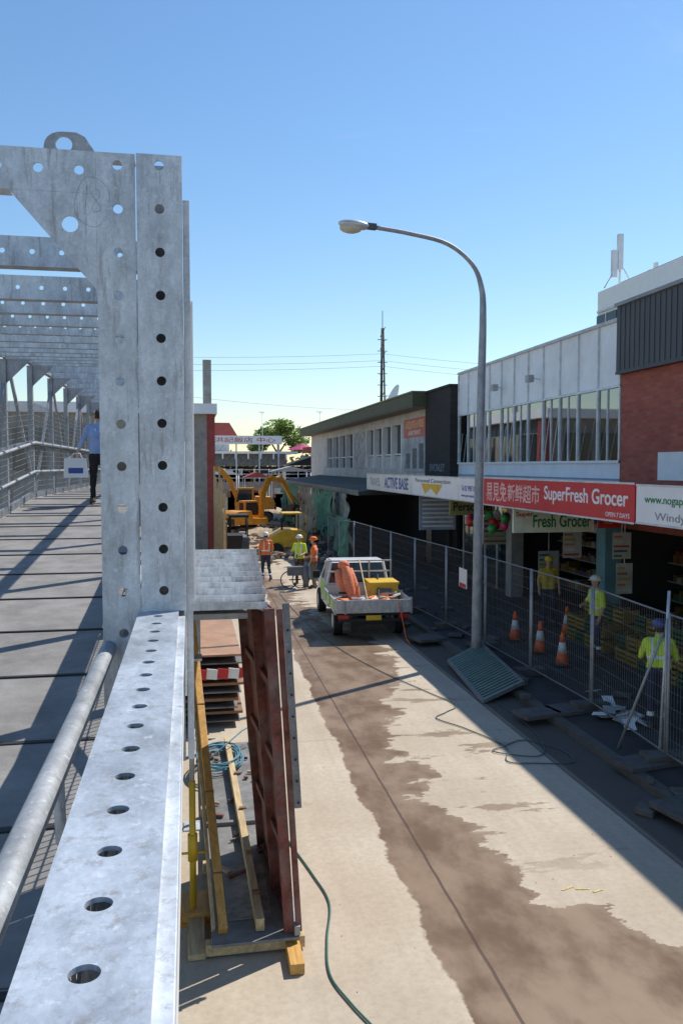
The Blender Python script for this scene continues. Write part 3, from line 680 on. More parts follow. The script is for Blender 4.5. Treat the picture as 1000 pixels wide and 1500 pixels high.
b=B('antenna_mast'); mm=mat('mast_dark',(.05,.05,.05),.7)
for dx,dy in ((-.2,-.2),(.2,-.2),(0,.2)): b.tube((15.3+dx,65+dy,7),(15.3+dx*.3,65+dy*.3,15.2),.07,mm,6)
for k in range(8): b.beam((15.1,64.9,7.5+k),(15.5,64.9,8.3+k),.05,.05,mm); b.beam((14.9,65,8+k*.9),(15.7,65,8+k*.9),.05,.05,mm)
b.tube((15.3,65,15),(15.3,65,16.6),.03,mm,6); b.done()
b=B('satellite_dish')
c=Vector((15.1,61,9.3)); ax=Vector((-.90,-.06,.38)).normalized(); q=ax.to_track_quat('Z','Y').to_matrix().to_4x4(); Md=T(*c)@q
rings=[]; i=b.mi(offwhite)
for k in range(7):
    r=1.15*k/6; rings.append([b.bm.verts.new(Md@Vector((r*math.cos(a*math.pi/12),r*math.sin(a*math.pi/12),.24*r*r-.3))) for a in range(24)] if k else [b.bm.verts.new(Md@Vector((0,0,-.3)))])
for k in range(6):
    for j in range(24):
        if k==0: f=b.bm.faces.new([rings[0][0],rings[1][j],rings[1][(j+1)%24]])
        else: f=b.bm.faces.new([rings[k][j],rings[k+1][j],rings[k+1][(j+1)%24],rings[k][(j+1)%24]])
        f.material_index=i; f.smooth=True
b.tube(c-ax*.3,(15.3,61.2,7.2),.09,fr,8); b.tube(Md@Vector((1.0,0,0)),Md@Vector((0,0,.8)),.02,fr,6); b.tube(Md@Vector((-1.0,0,0)),Md@Vector((0,0,.8)),.02,fr,6); b.done(recalc=False)
b=B('overhead_wires')
def wire(p,q,sag,r=.009):
    p=Vector(p);q=Vector(q); b.path([p.lerp(q,t/14)+Vector((0,0,-sag*4*(t/14)*(1-t/14))) for t in range(15)],r,mm,4)
for dz in (0,.5,1.1): wire((-30,70,13.2+dz),(15.3,65,12.2+dz*.9),.9); wire((15.3,65,12.2+dz*.9),(48,58,11.0+dz),.8)
wire((-10,60,10.5),(30,70,9.5),1.2); b.done()
for (x,y,h) in ((10.5,120,12),(18.6,118,12)):
    b=B('light_pole'); b.tube((x,y,0),(x,y,h),.07,fr,8,.04); b.beam((x-.5,y,h),(x+.3,y,h),.15,.08,fr); b.done()

# ---------------------------------------------------------------- end of street background
b=B('station_building')
lw=mat('light_wall',(.55,.55,.52),.8,dirt=.3); redroof=mat('red_roof',(.32,.06,.05),.7)
b.box(-2,34,96,104,0,4.2,mat('dim_wall',(.10,.095,.09),.8,var=.6)); b.box(-3,12,92,104,5.6,5.85,offwhite); b.box(-2,11,94,94.2,4.3,5.6,mat('clerestory',(.2,.22,.25),.4,var=.5))
for k in range(10): b.box(-2+k*1.4,-1.85+k*1.4,91.99,92.1,5.0,5.6,offwhite)
b.box(-2,34,94.5,103,4.25,4.5,lw); b.box(2,10,90,91,6.6,7.5,wsign)
for x in (2.5,5,7.5,9.6): b.box(x,x+.15,90.4,90.55,0,6.6,fr)
b.box(-2,5,104.5,112,5,8.0,lw); b.prism([(-3,8),(6,8),(5,9.6),(-2,9.6)],lambda u,v,a:(u,a,v),104,112,redroof)
b.prism([(10,4.3),(19,4.3),(15,5.9)],lambda u,v,a:(u,a,v),86,92,dark)
b.box(12,15,85,88,5.6,6.2,redroof)
for k in range(12): b.box(-1+k*2.8,-.8+k*2.8,95.7,95.99,0,4.2,lw)
rs=random.Random(3)
for k in range(40):
    x=rs.uniform(-1,16); b.box(x,x+rs.uniform(.3,1.2),95.3,95.6,rs.uniform(.2,2.8),rs.uniform(3,4.0),rs.choice([lw,redroof,wsign,dark,blue_t,gm3[3],gm3[4]]))
ob=b.done(); text(ob,'洪記飯店 中心',(6,89.99,7.05),6.5,.55,MX_XZ,mat('red_let',(.5,.03,.03),.5))
mag=mat('magenta_canopy',(.45,.05,.12),.6)
b=B('umbrella'); ux,uy,uz=13.6,100,7.0
for k in range(10):
    a=k*math.pi/5; c2=(k+1)*math.pi/5; b.poly([(ux,uy,uz),(ux+1.9*math.cos(a),uy+1.9*math.sin(a),uz-.8),(ux+1.9*math.cos(c2),uy+1.9*math.sin(c2),uz-.8)],mag)
b.tube((ux,uy,0),(ux,uy,uz),.05,fr); b.done()
b=B('shade_structure')
for (x0,x1,y,z,m) in ((1.5,4.2,70,3.5,offwhite),(4.8,7.2,74,3.2,redroof),(7.6,11.5,78,3.7,mat('grey_canopy',(.35,.35,.36),.7)),(-1,2.2,78,4.3,lw)):
    b.prism([(x0,z),(x1,z),((x0+x1)/2,z+.5)],lambda u,v,a:(u,a,v),y,y+3,m)
    for x in (x0+.1,x1-.1):
        for yy in (y+.1,y+2.9): b.tube((x,yy,0),(x,yy,z),.05,fr,6)
    for q in range(5): 
        xx=rs.uniform(x0,x1-.7); b.box(xx,xx+rs.uniform(.4,.9),y+1,y+2,0,rs.uniform(.8,2.2),rs.choice([ply,lw,blue_t,redroof,dark,yellow]))
b.done()
b=B('retaining_wall')
b.box(-4,20,84,84.4,0,2.6,mat('old_concrete',(.34,.29,.24),.9,var=.4,dirt=.5)); 
for k in range(16): b.tube((-4+k*1.5,84.2,2.6),(-4+k*1.5,84.2,3.9),.04,fr,6)
for z in (3.0,3.4,3.85): b.tube((-4,84.2,z),(20,84.2,z),.03,fr,6)
b.done()
b=B('concrete_building'); lb=mat('left_building',(.33,.31,.28),.85,var=.25,dirt=.4)
b.box(-12,.9,42,58,0,6.8,lb); b.box(-12,1.4,41.6,58.2,6.8,7.3,offwhite); b.box(.8,1.25,46,46.6,7.3,10.0,lb); b.box(.9,1.3,42,42.4,0,6.8,redroof)
for k in range(5): b.box(.901,1.0,43.4+k*3,45.4+k*3,3.6,6,glass_dk)
for k in range(5): b.box(-10.5+k*2.2,-9+k*2.2,41.9,41.998,4,6,glass_dk)
b.done()
b=B('site_hoarding')
for k in range(10): b.box(1.3,1.34,30+k*2.4,32.35+k*2.4,.1,2.2+.2*(k%2),[ply,lb,redsteel][k%3])
for k in range(11): b.beam((1.25,30+k*2.4,0),(1.25,30+k*2.4,3.2+.5*(k%3)),.08,.08,timber)
b.done()

def leaf_mass(name,blobs,n,size,cols,trunks=()):
    b=B(name); ms=[mat(name+'_leaf%d'%i,c,.7,var=.3) for i,c in enumerate(cols)]; bark=mat('bark',(.12,.08,.05),.9)
    for (c,rad) in blobs:
        c=Vector(c)
        for _ in range(int(n)):
            d=Vector((random.gauss(0,1),random.gauss(0,1),random.gauss(0,1))).normalized()*(random.random()**.4)
            p=c+Vector((d.x*rad[0],d.y*rad[1],d.z*rad[2])); p+=Vector((mnoise.noise(p*.7),mnoise.noise(p*.7+Vector((9,0,0))),mnoise.noise(p*.7+Vector((0,9,0)))))*rad[2]*.35
            u=Vector((random.uniform(-1,1),random.uniform(-1,1),random.uniform(-.4,.4))).normalized(); v=u.orthogonal().normalized(); s=size*random.uniform(.5,1.3)
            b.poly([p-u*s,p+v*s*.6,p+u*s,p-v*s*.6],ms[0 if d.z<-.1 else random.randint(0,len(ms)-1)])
    for p,q,r in trunks: b.tube(p,q,r,bark,8,r*.5)
    return b.done(recalc=False)
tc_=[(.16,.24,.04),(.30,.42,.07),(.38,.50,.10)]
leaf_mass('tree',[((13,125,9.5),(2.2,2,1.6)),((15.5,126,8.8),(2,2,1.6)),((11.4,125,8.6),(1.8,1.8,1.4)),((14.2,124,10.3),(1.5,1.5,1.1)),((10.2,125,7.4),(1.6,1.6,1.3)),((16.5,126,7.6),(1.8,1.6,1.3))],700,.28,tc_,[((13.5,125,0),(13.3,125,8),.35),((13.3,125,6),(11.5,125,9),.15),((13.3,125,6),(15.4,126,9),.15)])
bl=[]
for k in range(26): bl.append(((-60+k*6+random.uniform(-2,2),150+random.uniform(-8,8),3+random.uniform(-.5,1.5)),(4.5,3,3)))
leaf_mass('distant_trees',bl,260,.6,[(.05,.08,.025),(.09,.13,.04)])

def tarp(name,x,ya,yb,z0,z1,m,seed):
    b=B(name); i=b.mi(m); nu,nv=36,14; g=[]
    for a in range(nu+1):
        row=[]
        for c in range(nv+1):
            y=ya+(yb-ya)*a/nu; t=c/nv; bot=z0+.8*mnoise.noise(Vector((y*.9,seed,0))); z=z1+(bot-z1)*t
            row.append(b.bm.verts.new((x+.6*t*mnoise.noise(Vector((y*1.8,z*.6,seed)))+.15*mnoise.noise(Vector((y*5,z*1.5,seed))),y+.2*t*mnoise.noise(Vector((y,z,seed+5))),z)))
        g.append(row)
    for a in range(nu):
        for c in range(nv):
            if mnoise.noise(Vector((a*.25,c*.35,seed*3)))>.38: continue
            f=b.bm.faces.new([g[a][c],g[a+1][c],g[a+1][c+1],g[a][c+1]]); f.material_index=i; f.smooth=True
    b.done(recalc=False)
tg=mat('green_shadecloth',(.10,.29,.20),.8,var=.5,scale=2,dirt=.4); tg2=mat('grey_shadecloth',(.28,.32,.27),.8,var=.5,scale=2,dirt=.3)
tarp('shade_cloth',6.7,35,38.5,.8,3.0,tg2,1); tarp('shade_cloth',6.7,39,44,.9,3.0,tg,2); tarp('shade_cloth',6.65,44.2,50,.6,3.0,tg2,3); tarp('shade_cloth',6.6,50.2,60,.5,3.0,tg,4); tarp('shade_cloth',6.2,36.4,37.8,1.0,3.0,tg,5)
tarp('shade_cloth',5.95,30.8,33.6,.7,2.2,tg,6); tarp('shade_cloth',5.4,37,42,.3,1.9,tg2,7)

# ---------------------------------------------------------------- temporary fencing
def fence_panel(p0,p1,first=True):
    b=B('temporary_fence_panel'); p0=Vector(p0);p1=Vector(p1);d=(p1-p0);ln=d.length;d.normalize(); up=Vector((0,0,1)); h=2.1
    a=p0+d*.03; c=p1-d*.03
    for p in (a,c): b.tube(p+up*.05,p+up*h,.019,steel_d,8)
    for z in (.15,h-.02,): b.tube(a+up*z,c+up*z,.014,fencem,8)
    n=int(ln/.075)
    for k in range(1,n): q=a.lerp(c,k/n); b.beam(q+up*.15,q+up*(h-.02),.003,.003,fencem)
    for k in range(1,9): b.beam(a+up*(.15+k*.22),c+up*(.15+k*.22),.003,.003,fencem)
    s=Vector((d.y,-d.x,0))
    M=Matrix((( d.x,s.x,0,a.x),(d.y,s.y,0,a.y),(0,0,1,p0.z+.07),(0,0,0,1)))
    b.obox(M,.28,.6,.14,slabm); b.done(recalc=False)
slabm=mat('broken_paver',(.12,.11,.10),.9,var=.4,dirt=.3); rub=mat('site_rubble',(.36,.31,.25),.9,var=.3)
fp=[(6.38,7.9,.1),(6.42,10.2,.1),(6.60,12.7,.1),(6.55,15.1,.1),(6.5,17.5,.1),(6.35,19.9,.1),(6.2,22.3,.1),(6.1,24.7,.1),(6.0,27.1,.1),(5.9,29.5,.1),(5.8,31.9,.0),(5.75,34.3,.0)]
for a,c in zip(fp[:-1],fp[1:]): fence_panel(a,c)
b=B('fence_brace'); b.tube((6.42,10.2,2.5),(6.45,10.4,.1),.022,steel,8); b.tube((6.1,10.9,.1),(6.4,10.3,1.9),.02,steel_d,8); b.done()
b=B('fence_notice'); b.box(6.30,6.31,18.2,18.75,1.35,1.8,wsign); b.box(6.296,6.299,18.25,18.7,1.36,1.45,red); b.done()
b=B('fence_notice'); b.box(6.36,6.37,17.6,17.95,1.5,1.8,red); b.box(6.356,6.359,17.65,17.9,1.55,1.7,wsign); b.done()

def cone(x,y,z=.1):
    b=B('traffic_cone'); o=mat('cone_orange',(.85,.14,.03),.5)
    b.box(x-.18,x+.18,y-.18,y+.18,z,z+.035,black)
    def r(h): return .135-.105*h/.68
    for k,(a,c,m) in enumerate(((.0,.24,o),(.24,.46,reflect),(.46,.66,o))): b.tube((x,y,z+.035+a),(x,y,z+.035+c),r(a),m,20,r(c))
    b.tube((x,y,z+.69),(x,y,z+.70),.03,o,12); b.done()
for x,y in ((7.5,18.2),(7.55,16.9),(7.5,15.7),(9.0,18.6)): cone(x,y)

b=B('drain_grate_panel'); gmn=mat('painted_grate',(.20,.27,.22),.7,var=.2,spec=.2)
P=[Vector((5.33,16.5,.10)),Vector((6.30,17.2,.28)),Vector((5.98,14.1,.24)),Vector((5.07,13.7,.05))]
for k in range(22):
    t=(k+.5)/22; b.beam(P[0].lerp(P[3],t),P[1].lerp(P[2],t),.05,.05,gmn)
b.beam(P[0],P[3],.05,.07,fencem); b.beam(P[1],P[2],.05,.07,fencem); b.beam(P[0],P[1],.04,.07,fencem); b.beam(P[3],P[2],.04,.07,fencem)
b.poly([p-Vector((0,0,.03)) for p in P],dark)
b.obox(T(6.1,15.6,.12),.2,2.4,.2,slabm); b.done(recalc=False)
b=B('rubble_slabs')
random.seed(11)
for k in range(46):
    x=random.uniform(5.35,6.4) if k%3 else random.uniform(6.6,8); y=random.uniform(8,34); s=random.uniform(.1,.42)
    M=T(x,y,(.1 if x>5.78 else .0)+.05)@Matrix.Rotation(random.uniform(0,3),4,'Z')@Matrix.Rotation(random.uniform(-.15,.15),4,'X')
    b.obox(M,s,s*random.uniform(.4,1),random.uniform(.04,.09),slabm)
for (x,y,sx_,sy_) in ((5.6,12.6,.7,.45),(6.1,12.7,.5,.5),(6.1,10.2,.8,.45),(5.85,8.7,.8,.6),(5.5,18.7,.7,.7)):
    b.obox(T(x,y,.14)@Matrix.Rotation(.2,4,'Z'),sx_,sy_,.07,slabm)
b.done(bevel=.008)
b=B('loose_papers')
for k in range(22):
    x=6.85+random.gauss(0,.18); y=12.3+random.gauss(0,.3); M=T(x,y,.12+random.random()*.14)@Matrix.Rotation(random.uniform(0,3),4,'Z')@Matrix.Rotation(random.uniform(-.5,.5),4,'X')
    b.obox(M,.18,.24,.004,wsign if k%2 else pdim)
b.done()
b=B('road_grit')
for k in range(350):
    x=random.uniform(1.1,5.0); y=5.5+24*random.random()
    if k%3==0: x=random.uniform(4.6,5.1)
    s=random.uniform(.003,.010); b.obox(T(x,y,.005+s*.3)@Matrix.Rotation(random.uniform(0,3),4,'Z'),s,s*.8,s*.7,rub)
b.done()

# ---------------------------------------------------------------- people
def person(name,loc,yaw,J=None,top=hiyel,sleeve=None,fore=skin,legs=navy,hat=None,stripe=True,bag=False,legstripe=False,hcol=hair,z=0):
    D=dict(pelvis=(0,0,.95),waist=(0,0,1.10),chest=(0,0,1.33),neck=(0,0,1.50),head=(0,.02,1.64),
      shl=(-.18,0,1.43),shr=(.18,0,1.43),ell=(-.25,-.02,1.16),elr=(.25,-.02,1.16),wrl=(-.26,.08,.92),wrr=(.26,.08,.92),
      hil=(-.09,0,.93),hir=(.09,0,.93),knl=(-.10,.02,.50),knr=(.10,.02,.50),anl=(-.11,-.02,.09),anr=(.11,-.02,.09),tol=(-.13,.14,.045),tor=(.13,.14,.045))
    if J: D.update(J)
    D={k:Vector(v) for k,v in D.items()}
    sleeve=sleeve or top
    segs=[]
    def S(a,b_,r0,r1,lab): segs.append((D[a] if isinstance(a,str) else a,D[b_] if isinstance(b_,str) else b_,r0,r1,lab))
    off=(D['shr']-D['shl']).normalized()
    for sgn in (-1,1):
        S(D['pelvis']+off*.075*sgn,D['waist']+off*.07*sgn,.115,.105,'top0'); S(D['waist']+off*.07*sgn,D['chest']+off*.085*sgn,.108,.115,'top'); 
    S('chest','neck',.11,.06,'top'); S('shl','shr',.065,.065,'top')
    S('neck',D['neck'].lerp(D['head'],.6),.055,.055,'skin')
    S('shl','ell',.062,.048,'sleeve'); S('shr','elr',.062,.048,'sleeve'); S('ell','wrl',.043,.030,'fore'); S('elr','wrr',.043,.030,'fore')
    S('hil','knl',.098,.066,'legs'); S('hir','knr',.098,.066,'legs'); S('knl','anl',.064,.048,'legs'); S('knr','anr',.064,.048,'legs')
    S('anl','tol',.048,.042,'boots'); S('anr','tor',.048,.042,'boots'); S(D['anl']+Vector((0,-.05,-.04)),'anl',.045,.05,'boots'); S(D['anr']+Vector((0,-.05,-.04)),'anr',.045,.05,'boots')
    hd=(D['head']-D['neck']).normalized()
    t=B('tmp'); mm0=skin
    for a,b_,r0,r1,l in segs:
        t.path([a,b_],[r0,r1],mm0,14); t.ball(a,r0,mm0,2); t.ball(b_,r1,mm0,2)
    t.ball(D['head']+Vector((0,.0,.02)),(.076,.094,.112),mm0,3); t.ball(D['head']+Vector((0,.03,-.05)),(.052,.06,.06),mm0,2)
    t.ball(D['head']+Vector((0,.098,-.005)),(.014,.022,.022),mm0,2)
    for s_ in (-1,1): t.ball(D['head']+Vector((.078*s_,0,0)),(.014,.022,.034),mm0,2)
    for w_,e_ in (('wrl','ell'),('wrr','elr')):
        d=(D[w_]-D[e_]).normalized(); t.path([D[w_],D[w_]+d*.09],[.03,.036],mm0,10); t.ball(D[w_]+d*.09,.034,mm0,2)
        segs.append((D[w_],D[w_]+d*.1,.03,.036,'skin'))
    o=t.done(recalc=True)
    rm=o.modifiers.new('r','REMESH'); rm.mode='VOXEL'; rm.voxel_size=.017; rm.use_smooth_shade=True
    sm=o.modifiers.new('s','SMOOTH'); sm.iterations=3; sm.factor=.5
    bpy.context.view_layer.update()
    me=bpy.data.meshes.new_from_object(o.evaluated_get(bpy.context.evaluated_depsgraph_get())); bpy.data.objects.remove(o)
    ml=[top,sleeve,fore,legs,boots,skin,reflect,hcol]
    me.materials.clear()
    for m in ml: me.materials.append(m)
    headc=D['head']; ax=D['neck']-D['pelvis']; axl=ax.length; axn=ax/axl
    for v in me.vertices:
        if (v.co-headc).length>.17:
            q=v.co; v.co=q+v.normal*(.012*mnoise.noise(q*11)+.006*mnoise.noise(q*26))
    for p in me.polygons:
        c=p.center; best=1e9; lab='top'
        if (c-headc).length<.135 and (c-D['neck']).dot(hd)>.03:
            lab='hair' if ((c.z-headc.z)>.045 or (c.y-headc.y<-.01 and c.z-headc.z>-.05 and abs(c.x-headc.x)<.07)) else 'skin'
        else:
            for a,b_,r0,r1,l in segs:
                ab=b_-a; q=max(0,min(1,(c-a).dot(ab)/max(1e-9,ab.length_squared))); dd=(c-(a+ab*q)).length-(r0+(r1-r0)*q)
                if dd<best: best=dd; lab=l
        if lab=='top0': lab='top' if (c-D['pelvis']).dot(axn)>.0 else 'legs'
        if lab=='top' and stripe:
            h=(c-D['pelvis']).dot(axn)
            if .13<h<.18 or (.13<h<.52 and .07<abs((c-D['pelvis']).dot(off))<.115): lab='st'
        if lab=='legs' and legstripe and .22<c.z<.28: lab='st'
        p.material_index={'top':0,'sleeve':1,'fore':2,'legs':3,'boots':4,'skin':5,'st':6,'hair':7}[lab]; p.use_smooth=True
    bb=B(name)
    M=T(loc[0],loc[1],loc[2])@Matrix.Rotation(R(yaw),4,'Z')
    bb.mats=list(ml)
    bb.bm.from_mesh(me)
    ey=mat('eye_dark',(.03,.02,.02),.4); lip=mat('lip',(.35,.13,.10),.6)
    for s_ in (-1,1): bb.ball(D['head']+Vector((.03*s_,.086,.018)),(.012,.008,.007),ey,1)
    bb.ball(D['head']+Vector((0,.086,-.05)),(.022,.008,.006),lip,1)
    for w_,e_,sg in (('wrl','ell',1),('wrr','elr',-1)):
        d=(D[w_]-D[e_]).normalized(); side=d.cross(Vector((1,0,0))).normalized(); pal=Vector((sg,0,0)); pal=(pal-d*pal.dot(d)).normalized()
        base=D[w_]+d*.10
        for k,ln in enumerate((.065,.075,.07,.055)):
            o_=side*(-.027+.018*k); p0=base+o_; p1=p0+d*ln*.5+pal*.008; p2=p1+d*ln*.35+pal*.02
            bb.path([p0,p1,p2],[.0095,.009,.007],skin,6)
        p0=D[w_]+d*.045-side*.03; bb.path([p0,p0+d*.03-side*.02+pal*.01,p0+d*.055-side*.02+pal*.02],[.011,.010,.008],skin,6)
    if hat:
        c=headc+Vector((0,0,.06)); 
        bb.ball(c+Vector((0,0,.015)),(.108,.128,.085),hat,3); 
        bb.prism([(.0+.135*math.cos(a),.01+.155*math.sin(a)) for a in [k*math.pi/10 for k in range(20)]],lambda u,v,a:(c.x+u,c.y+v,c.z+a),-.012,-.004,hat)
    if bag:
        c=D['wrl']+Vector((-.05,.0,.0)); bb.prism([(-.20,-.16),(.18,-.16),(.22,-.52),(-.22,-.52)],lambda u,v,a:(c.x+u,c.y+a,c.z+v),-.05,.05,wsign)
        bb.box(c.x-.14,c.x+.12,c.y-.056,c.y-.052,c.z-.44,c.z-.34,blue_t)
        bb.path([c+Vector((-.12,0,-.16)),c+Vector((-.03,0,-.07)),c+Vector((.07,0,-.07)),c+Vector((.12,0,-.16))],.008,wsign,6)
    ob=bb.done(recalc=False,M=M)
    bpy.data.meshes.remove(me)
    return ob
whitehat=mat('hat_white',(.78,.78,.75),.4); yelhat=mat('hat_yellow',(.7,.55,.05),.4)
walk=dict(knl=(-.1,.12,.52),anl=(-.11,.02,.12),tol=(-.12,.17,.08),knr=(.1,-.02,.5),anr=(.11,-.25,.13),tor=(.12,-.12,.045),wrl=(-.27,-.1,.93),wrr=(.27,.18,.97))
person('construction_worker',(2.76,30.3,0),10,walk,top=hiorange,legs=navy,hat=whitehat,legstripe=True)
person('construction_worker',(3.82,28.9,0),150,dict(wrl=(-.2,.3,1.1),wrr=(.2,.3,1.1),ell=(-.27,.05,1.17),elr=(.27,.05,1.17),anl=(-.18,0,.09),tol=(-.22,.14,.045)),top=hiyel,legs=boots,hat=whitehat)
person('construction_worker',(4.2,28.0,0),70,dict(wrr=(.22,.25,1.05),elr=(.27,-.02,1.16)),top=hiorange,legs=mat('khaki',(.2,.16,.1),.9),hat=hiorange)
bend=dict(waist=(0,.04,1.08),chest=(0,.12,1.28),neck=(0,.20,1.42),head=(0,.27,1.54),shl=(-.18,.16,1.35),shr=(.18,.16,1.35),ell=(-.27,.22,1.09),elr=(.27,.22,1.09),wrl=(-.2,.42,.98),wrr=(.2,.42,.98))
person('construction_worker',(8.5,16.2,.1),95,dict(wrr=(.1,.28,1.15),elr=(.26,.06,1.17)),top=hiyel,legs=navy,hat=whitehat,legstripe=True)
person('construction_worker',(7.15,11.6,.1),-30,bend,top=hiyel,legs=navy,hat=mat('hat_blue',(.08,.12,.3),.4),legstripe=True)
person('construction_worker',(9.1,19.9,.1),170,None,top=mat('yellow_shirt',(.55,.42,.05),.8),legs=navy,hat=yelhat,stripe=False)
bs_=mat('blue_shirt',(.30,.42,.68),.8)
person('pedestrian',(-1.64,16.0,3.49),12,dict(wrl=(-.36,.05,1.02),ell=(-.30,-.02,1.18),wrr=(.26,.12,.95),knl=(-.1,.1,.52),anl=(-.11,.12,.1),tol=(-.12,.27,.05)),top=bs_,fore=bs_,legs=mat('black_trousers',(.02,.02,.025),.9),stripe=False,bag=True)
b=B('hand_trolley'); 
def ring(b,c,r,t,m,ax='x',seg=20):
    pts=[]
    for k in range(seg+1):
        a=2*math.pi*k/seg; pts.append((c[0],c[1]+r*math.cos(a),c[2]+r*math.sin(a)) if ax=='x' else (c[0]+r*math.cos(a),c[1],c[2]+r*math.sin(a)))
    b.path(pts,t,m,6,False)
mgrey=mat('machine_grey',(.15,.15,.16),.6)
for x in (3.35,3.75): ring(b,(x,28.1,.3),.29,.02,black,'y')
b.box(3.3,3.85,28.0,28.3,.45,.75,mgrey); b.tube((3.6,28.3,.7),(3.7,28.7,1.1),.02,black); b.tube((3.35,28.1,.3),(3.75,28.1,.3),.02,black); b.tube((3.9,27.9,.05),(3.9,27.9,.8),.1,mgrey,12); b.done()

# ---------------------------------------------------------------- ute
def ute(M):
    lime=mat('lime_stripe',(.22,.55,.06),.4,var=.08); alu=galv('tray_alu',(.60,.61,.62),.35,.4); wp=mat('vehicle_white',(.74,.75,.74),.25,var=.06,dirt=.2)
    tl=mat('tail_lamp',(.45,.02,.02),.2)
    b=B('utility_truck')
    b.box(-.35,.35,.1,4.6,.38,.55,black)
    b.box(-.93,.93,0,2.35,.72,.78,alu); b.box(-.9,.9,.05,2.3,.62,.718,black)
    for sx_ in (-1,1): 
        x0,x1=sorted((sx_*.93,sx_*.96)); b.box(x0,x1,.0,2.35,.70,1.02,alu)
        for z in (.76,.86,.96): b.box(x0-.006,x1+.006,.02,2.33,z,z+.02,alu)
        for y in (.02,1.15,2.3): b.box(*sorted((sx_*.925,sx_*.975)),y,y+.05,.66,1.06,alu)
    b.box(-.925,.925,-.03,-.001,.70,1.02,alu)
    for z in (.75,.84,.93): b.box(-.91,.91,-.038,-.031,z,z+.03,alu)
    for x in (-.7,.7): b.box(x-.03,x+.03,-.045,-.039,.68,1.0,steel_d)
    for x in (-.9,-.3,.3,.9): b.box(x-.02,x+.02,2.36,2.40,.78,1.72,alu)
    for z in (1.05,1.4,1.69): b.box(-.9,.9,2.355,2.405,z,z+.04,alu)
    b.box(-.85,.85,-.02,.06,.48,.56,black); 
    for sx_ in (-1,1): b.box(*sorted((sx_*.62,sx_*.88)),-.03,-.021,.56,.66,tl); b.box(*sorted((sx_*.35,sx_*.55)),.1,.12,.2,.5,black)
    b.box(-.19,.19,-.035,-.022,.52,.64,yellow)
    fn=lambda u,v,a:(a,u,v)
    b.prism([(2.5,.45),(4.0,.45),(4.0,1.05),(3.95,1.08),(2.5,1.1)],fn,-.84,.84,wp)
    b.prism([(2.52,1.102),(3.92,1.082),(3.45,1.62),(2.62,1.66)],lambda u,v,a:(a*(1-(v-1.08)*.22),u,v),-.82,.82,glass_dk)
    b.prism([(2.56,1.64),(3.55,1.60),(3.4,1.69),(2.7,1.71)],fn,-.70,.70,wp)
    for sx_ in (-1,1):
        b.beam((sx_*.83,2.52,1.09),(sx_*.72,2.60,1.66),.06,.06,wp); b.beam((sx_*.83,3.95,1.07),(sx_*.71,3.5,1.64),.05,.05,wp); b.beam((sx_*.83,3.15,1.09),(sx_*.72,3.1,1.66),.05,.05,wp)
        b.obox(T(sx_*1.0,3.75,1.18),.2,.08,.2,black); b.box(*sorted((sx_*.842,sx_*.848)),2.5,4.0,.62,1.04,lime)
    for k in range(3): b.box(-.965-.012,-.967,.15+k*.75,.6+k*.75,.78,.98,lime)
    b.prism([(4.0,.45),(4.9,.45),(4.95,.75),(4.8,.98),(4.0,1.05)],fn,-.82,.82,wp)
    b.box(-.8,.8,4.9,5.0,.4,.6,black)
    for sx_ in (-1,1):
        for y in (.95,4.35):
            c=sx_*.78; b.tube((c-.11,y,.35),(c+.11,y,.35),.35,black,24); b.tube((c-.115,y,.35),(c+.115,y,.35),.19,steel,16)
        b.prism([(.95+.42*math.cos(a),.35+.42*math.sin(a)) for a in [k*math.pi/8 for k in range(9)]]+[(.95+.38*math.cos(a),.35+.38*math.sin(a)) for a in [math.pi-k*math.pi/8 for k in range(9)]],fn,sx_*.78-.12,sx_*.78+.12,black)
    om=mat('barrier_mesh_orange',(.85,.24,.12),.7,var=.5,scale=25)
    for k,(x,y,h) in enumerate(((-.36,1.1,.86),(-.22,1.25,.80),(-.46,1.3,.76))):
        P=[Vector((x,y,.80)),Vector((x-.04,y+.06,.80+h*.35)),Vector((x-.10-.03*k,y+.15,.80+h*.7)),Vector((x-.14-.03*k,y+.25,.80+h))]
        b.path(P,[.10,.13,.14,.10],om,14)
    b.ball((-.52,1.55,1.70),(.16,.13,.13),om,2)
    b.box(.15,.88,1.3,2.1,.79,1.20,yellow); b.box(.12,.91,1.27,2.13,1.2,1.26,yellow); b.box(.3,.7,1.26,1.268,.9,1.1,mgrey)
    b.box(-.2,.5,.4,.9,.79,.95,wp); b.box(-.8,-.5,.3,1.0,.79,.92,om)
    for k in range(34): b.obox(T(random.uniform(-.75,.75),random.uniform(.15,1.3),.85+random.random()*.17)@Matrix.Rotation(random.random()*3,4,'Z')@Matrix.Rotation(random.uniform(-.3,.3),4,'X'),random.uniform(.1,.5),.05,.05,random.choice([timber,wp,hiorange,black,steel_d,redsteel,om]))
    b.tube((.2,.3,.85),(.5,2.2,1.35),.02,black); b.tube((-.1,.2,.9),(.0,2.2,1.75),.018,timber); b.path([(.62,-.05,.95),(.68,-.12,.6),(.75,-.3,.1),(.78,-.6,.03)],.012,hiorange,6)
    o=b.done(M=M); bv=o.modifiers.new('b','BEVEL'); bv.width=.008; bv.segments=2; bv.limit_method='ANGLE'
    return o
u_=ute(T(4.32,19.2,.004)@Matrix.Rotation(R(-2.5),4,'Z')@Matrix.Scale(.98,4))

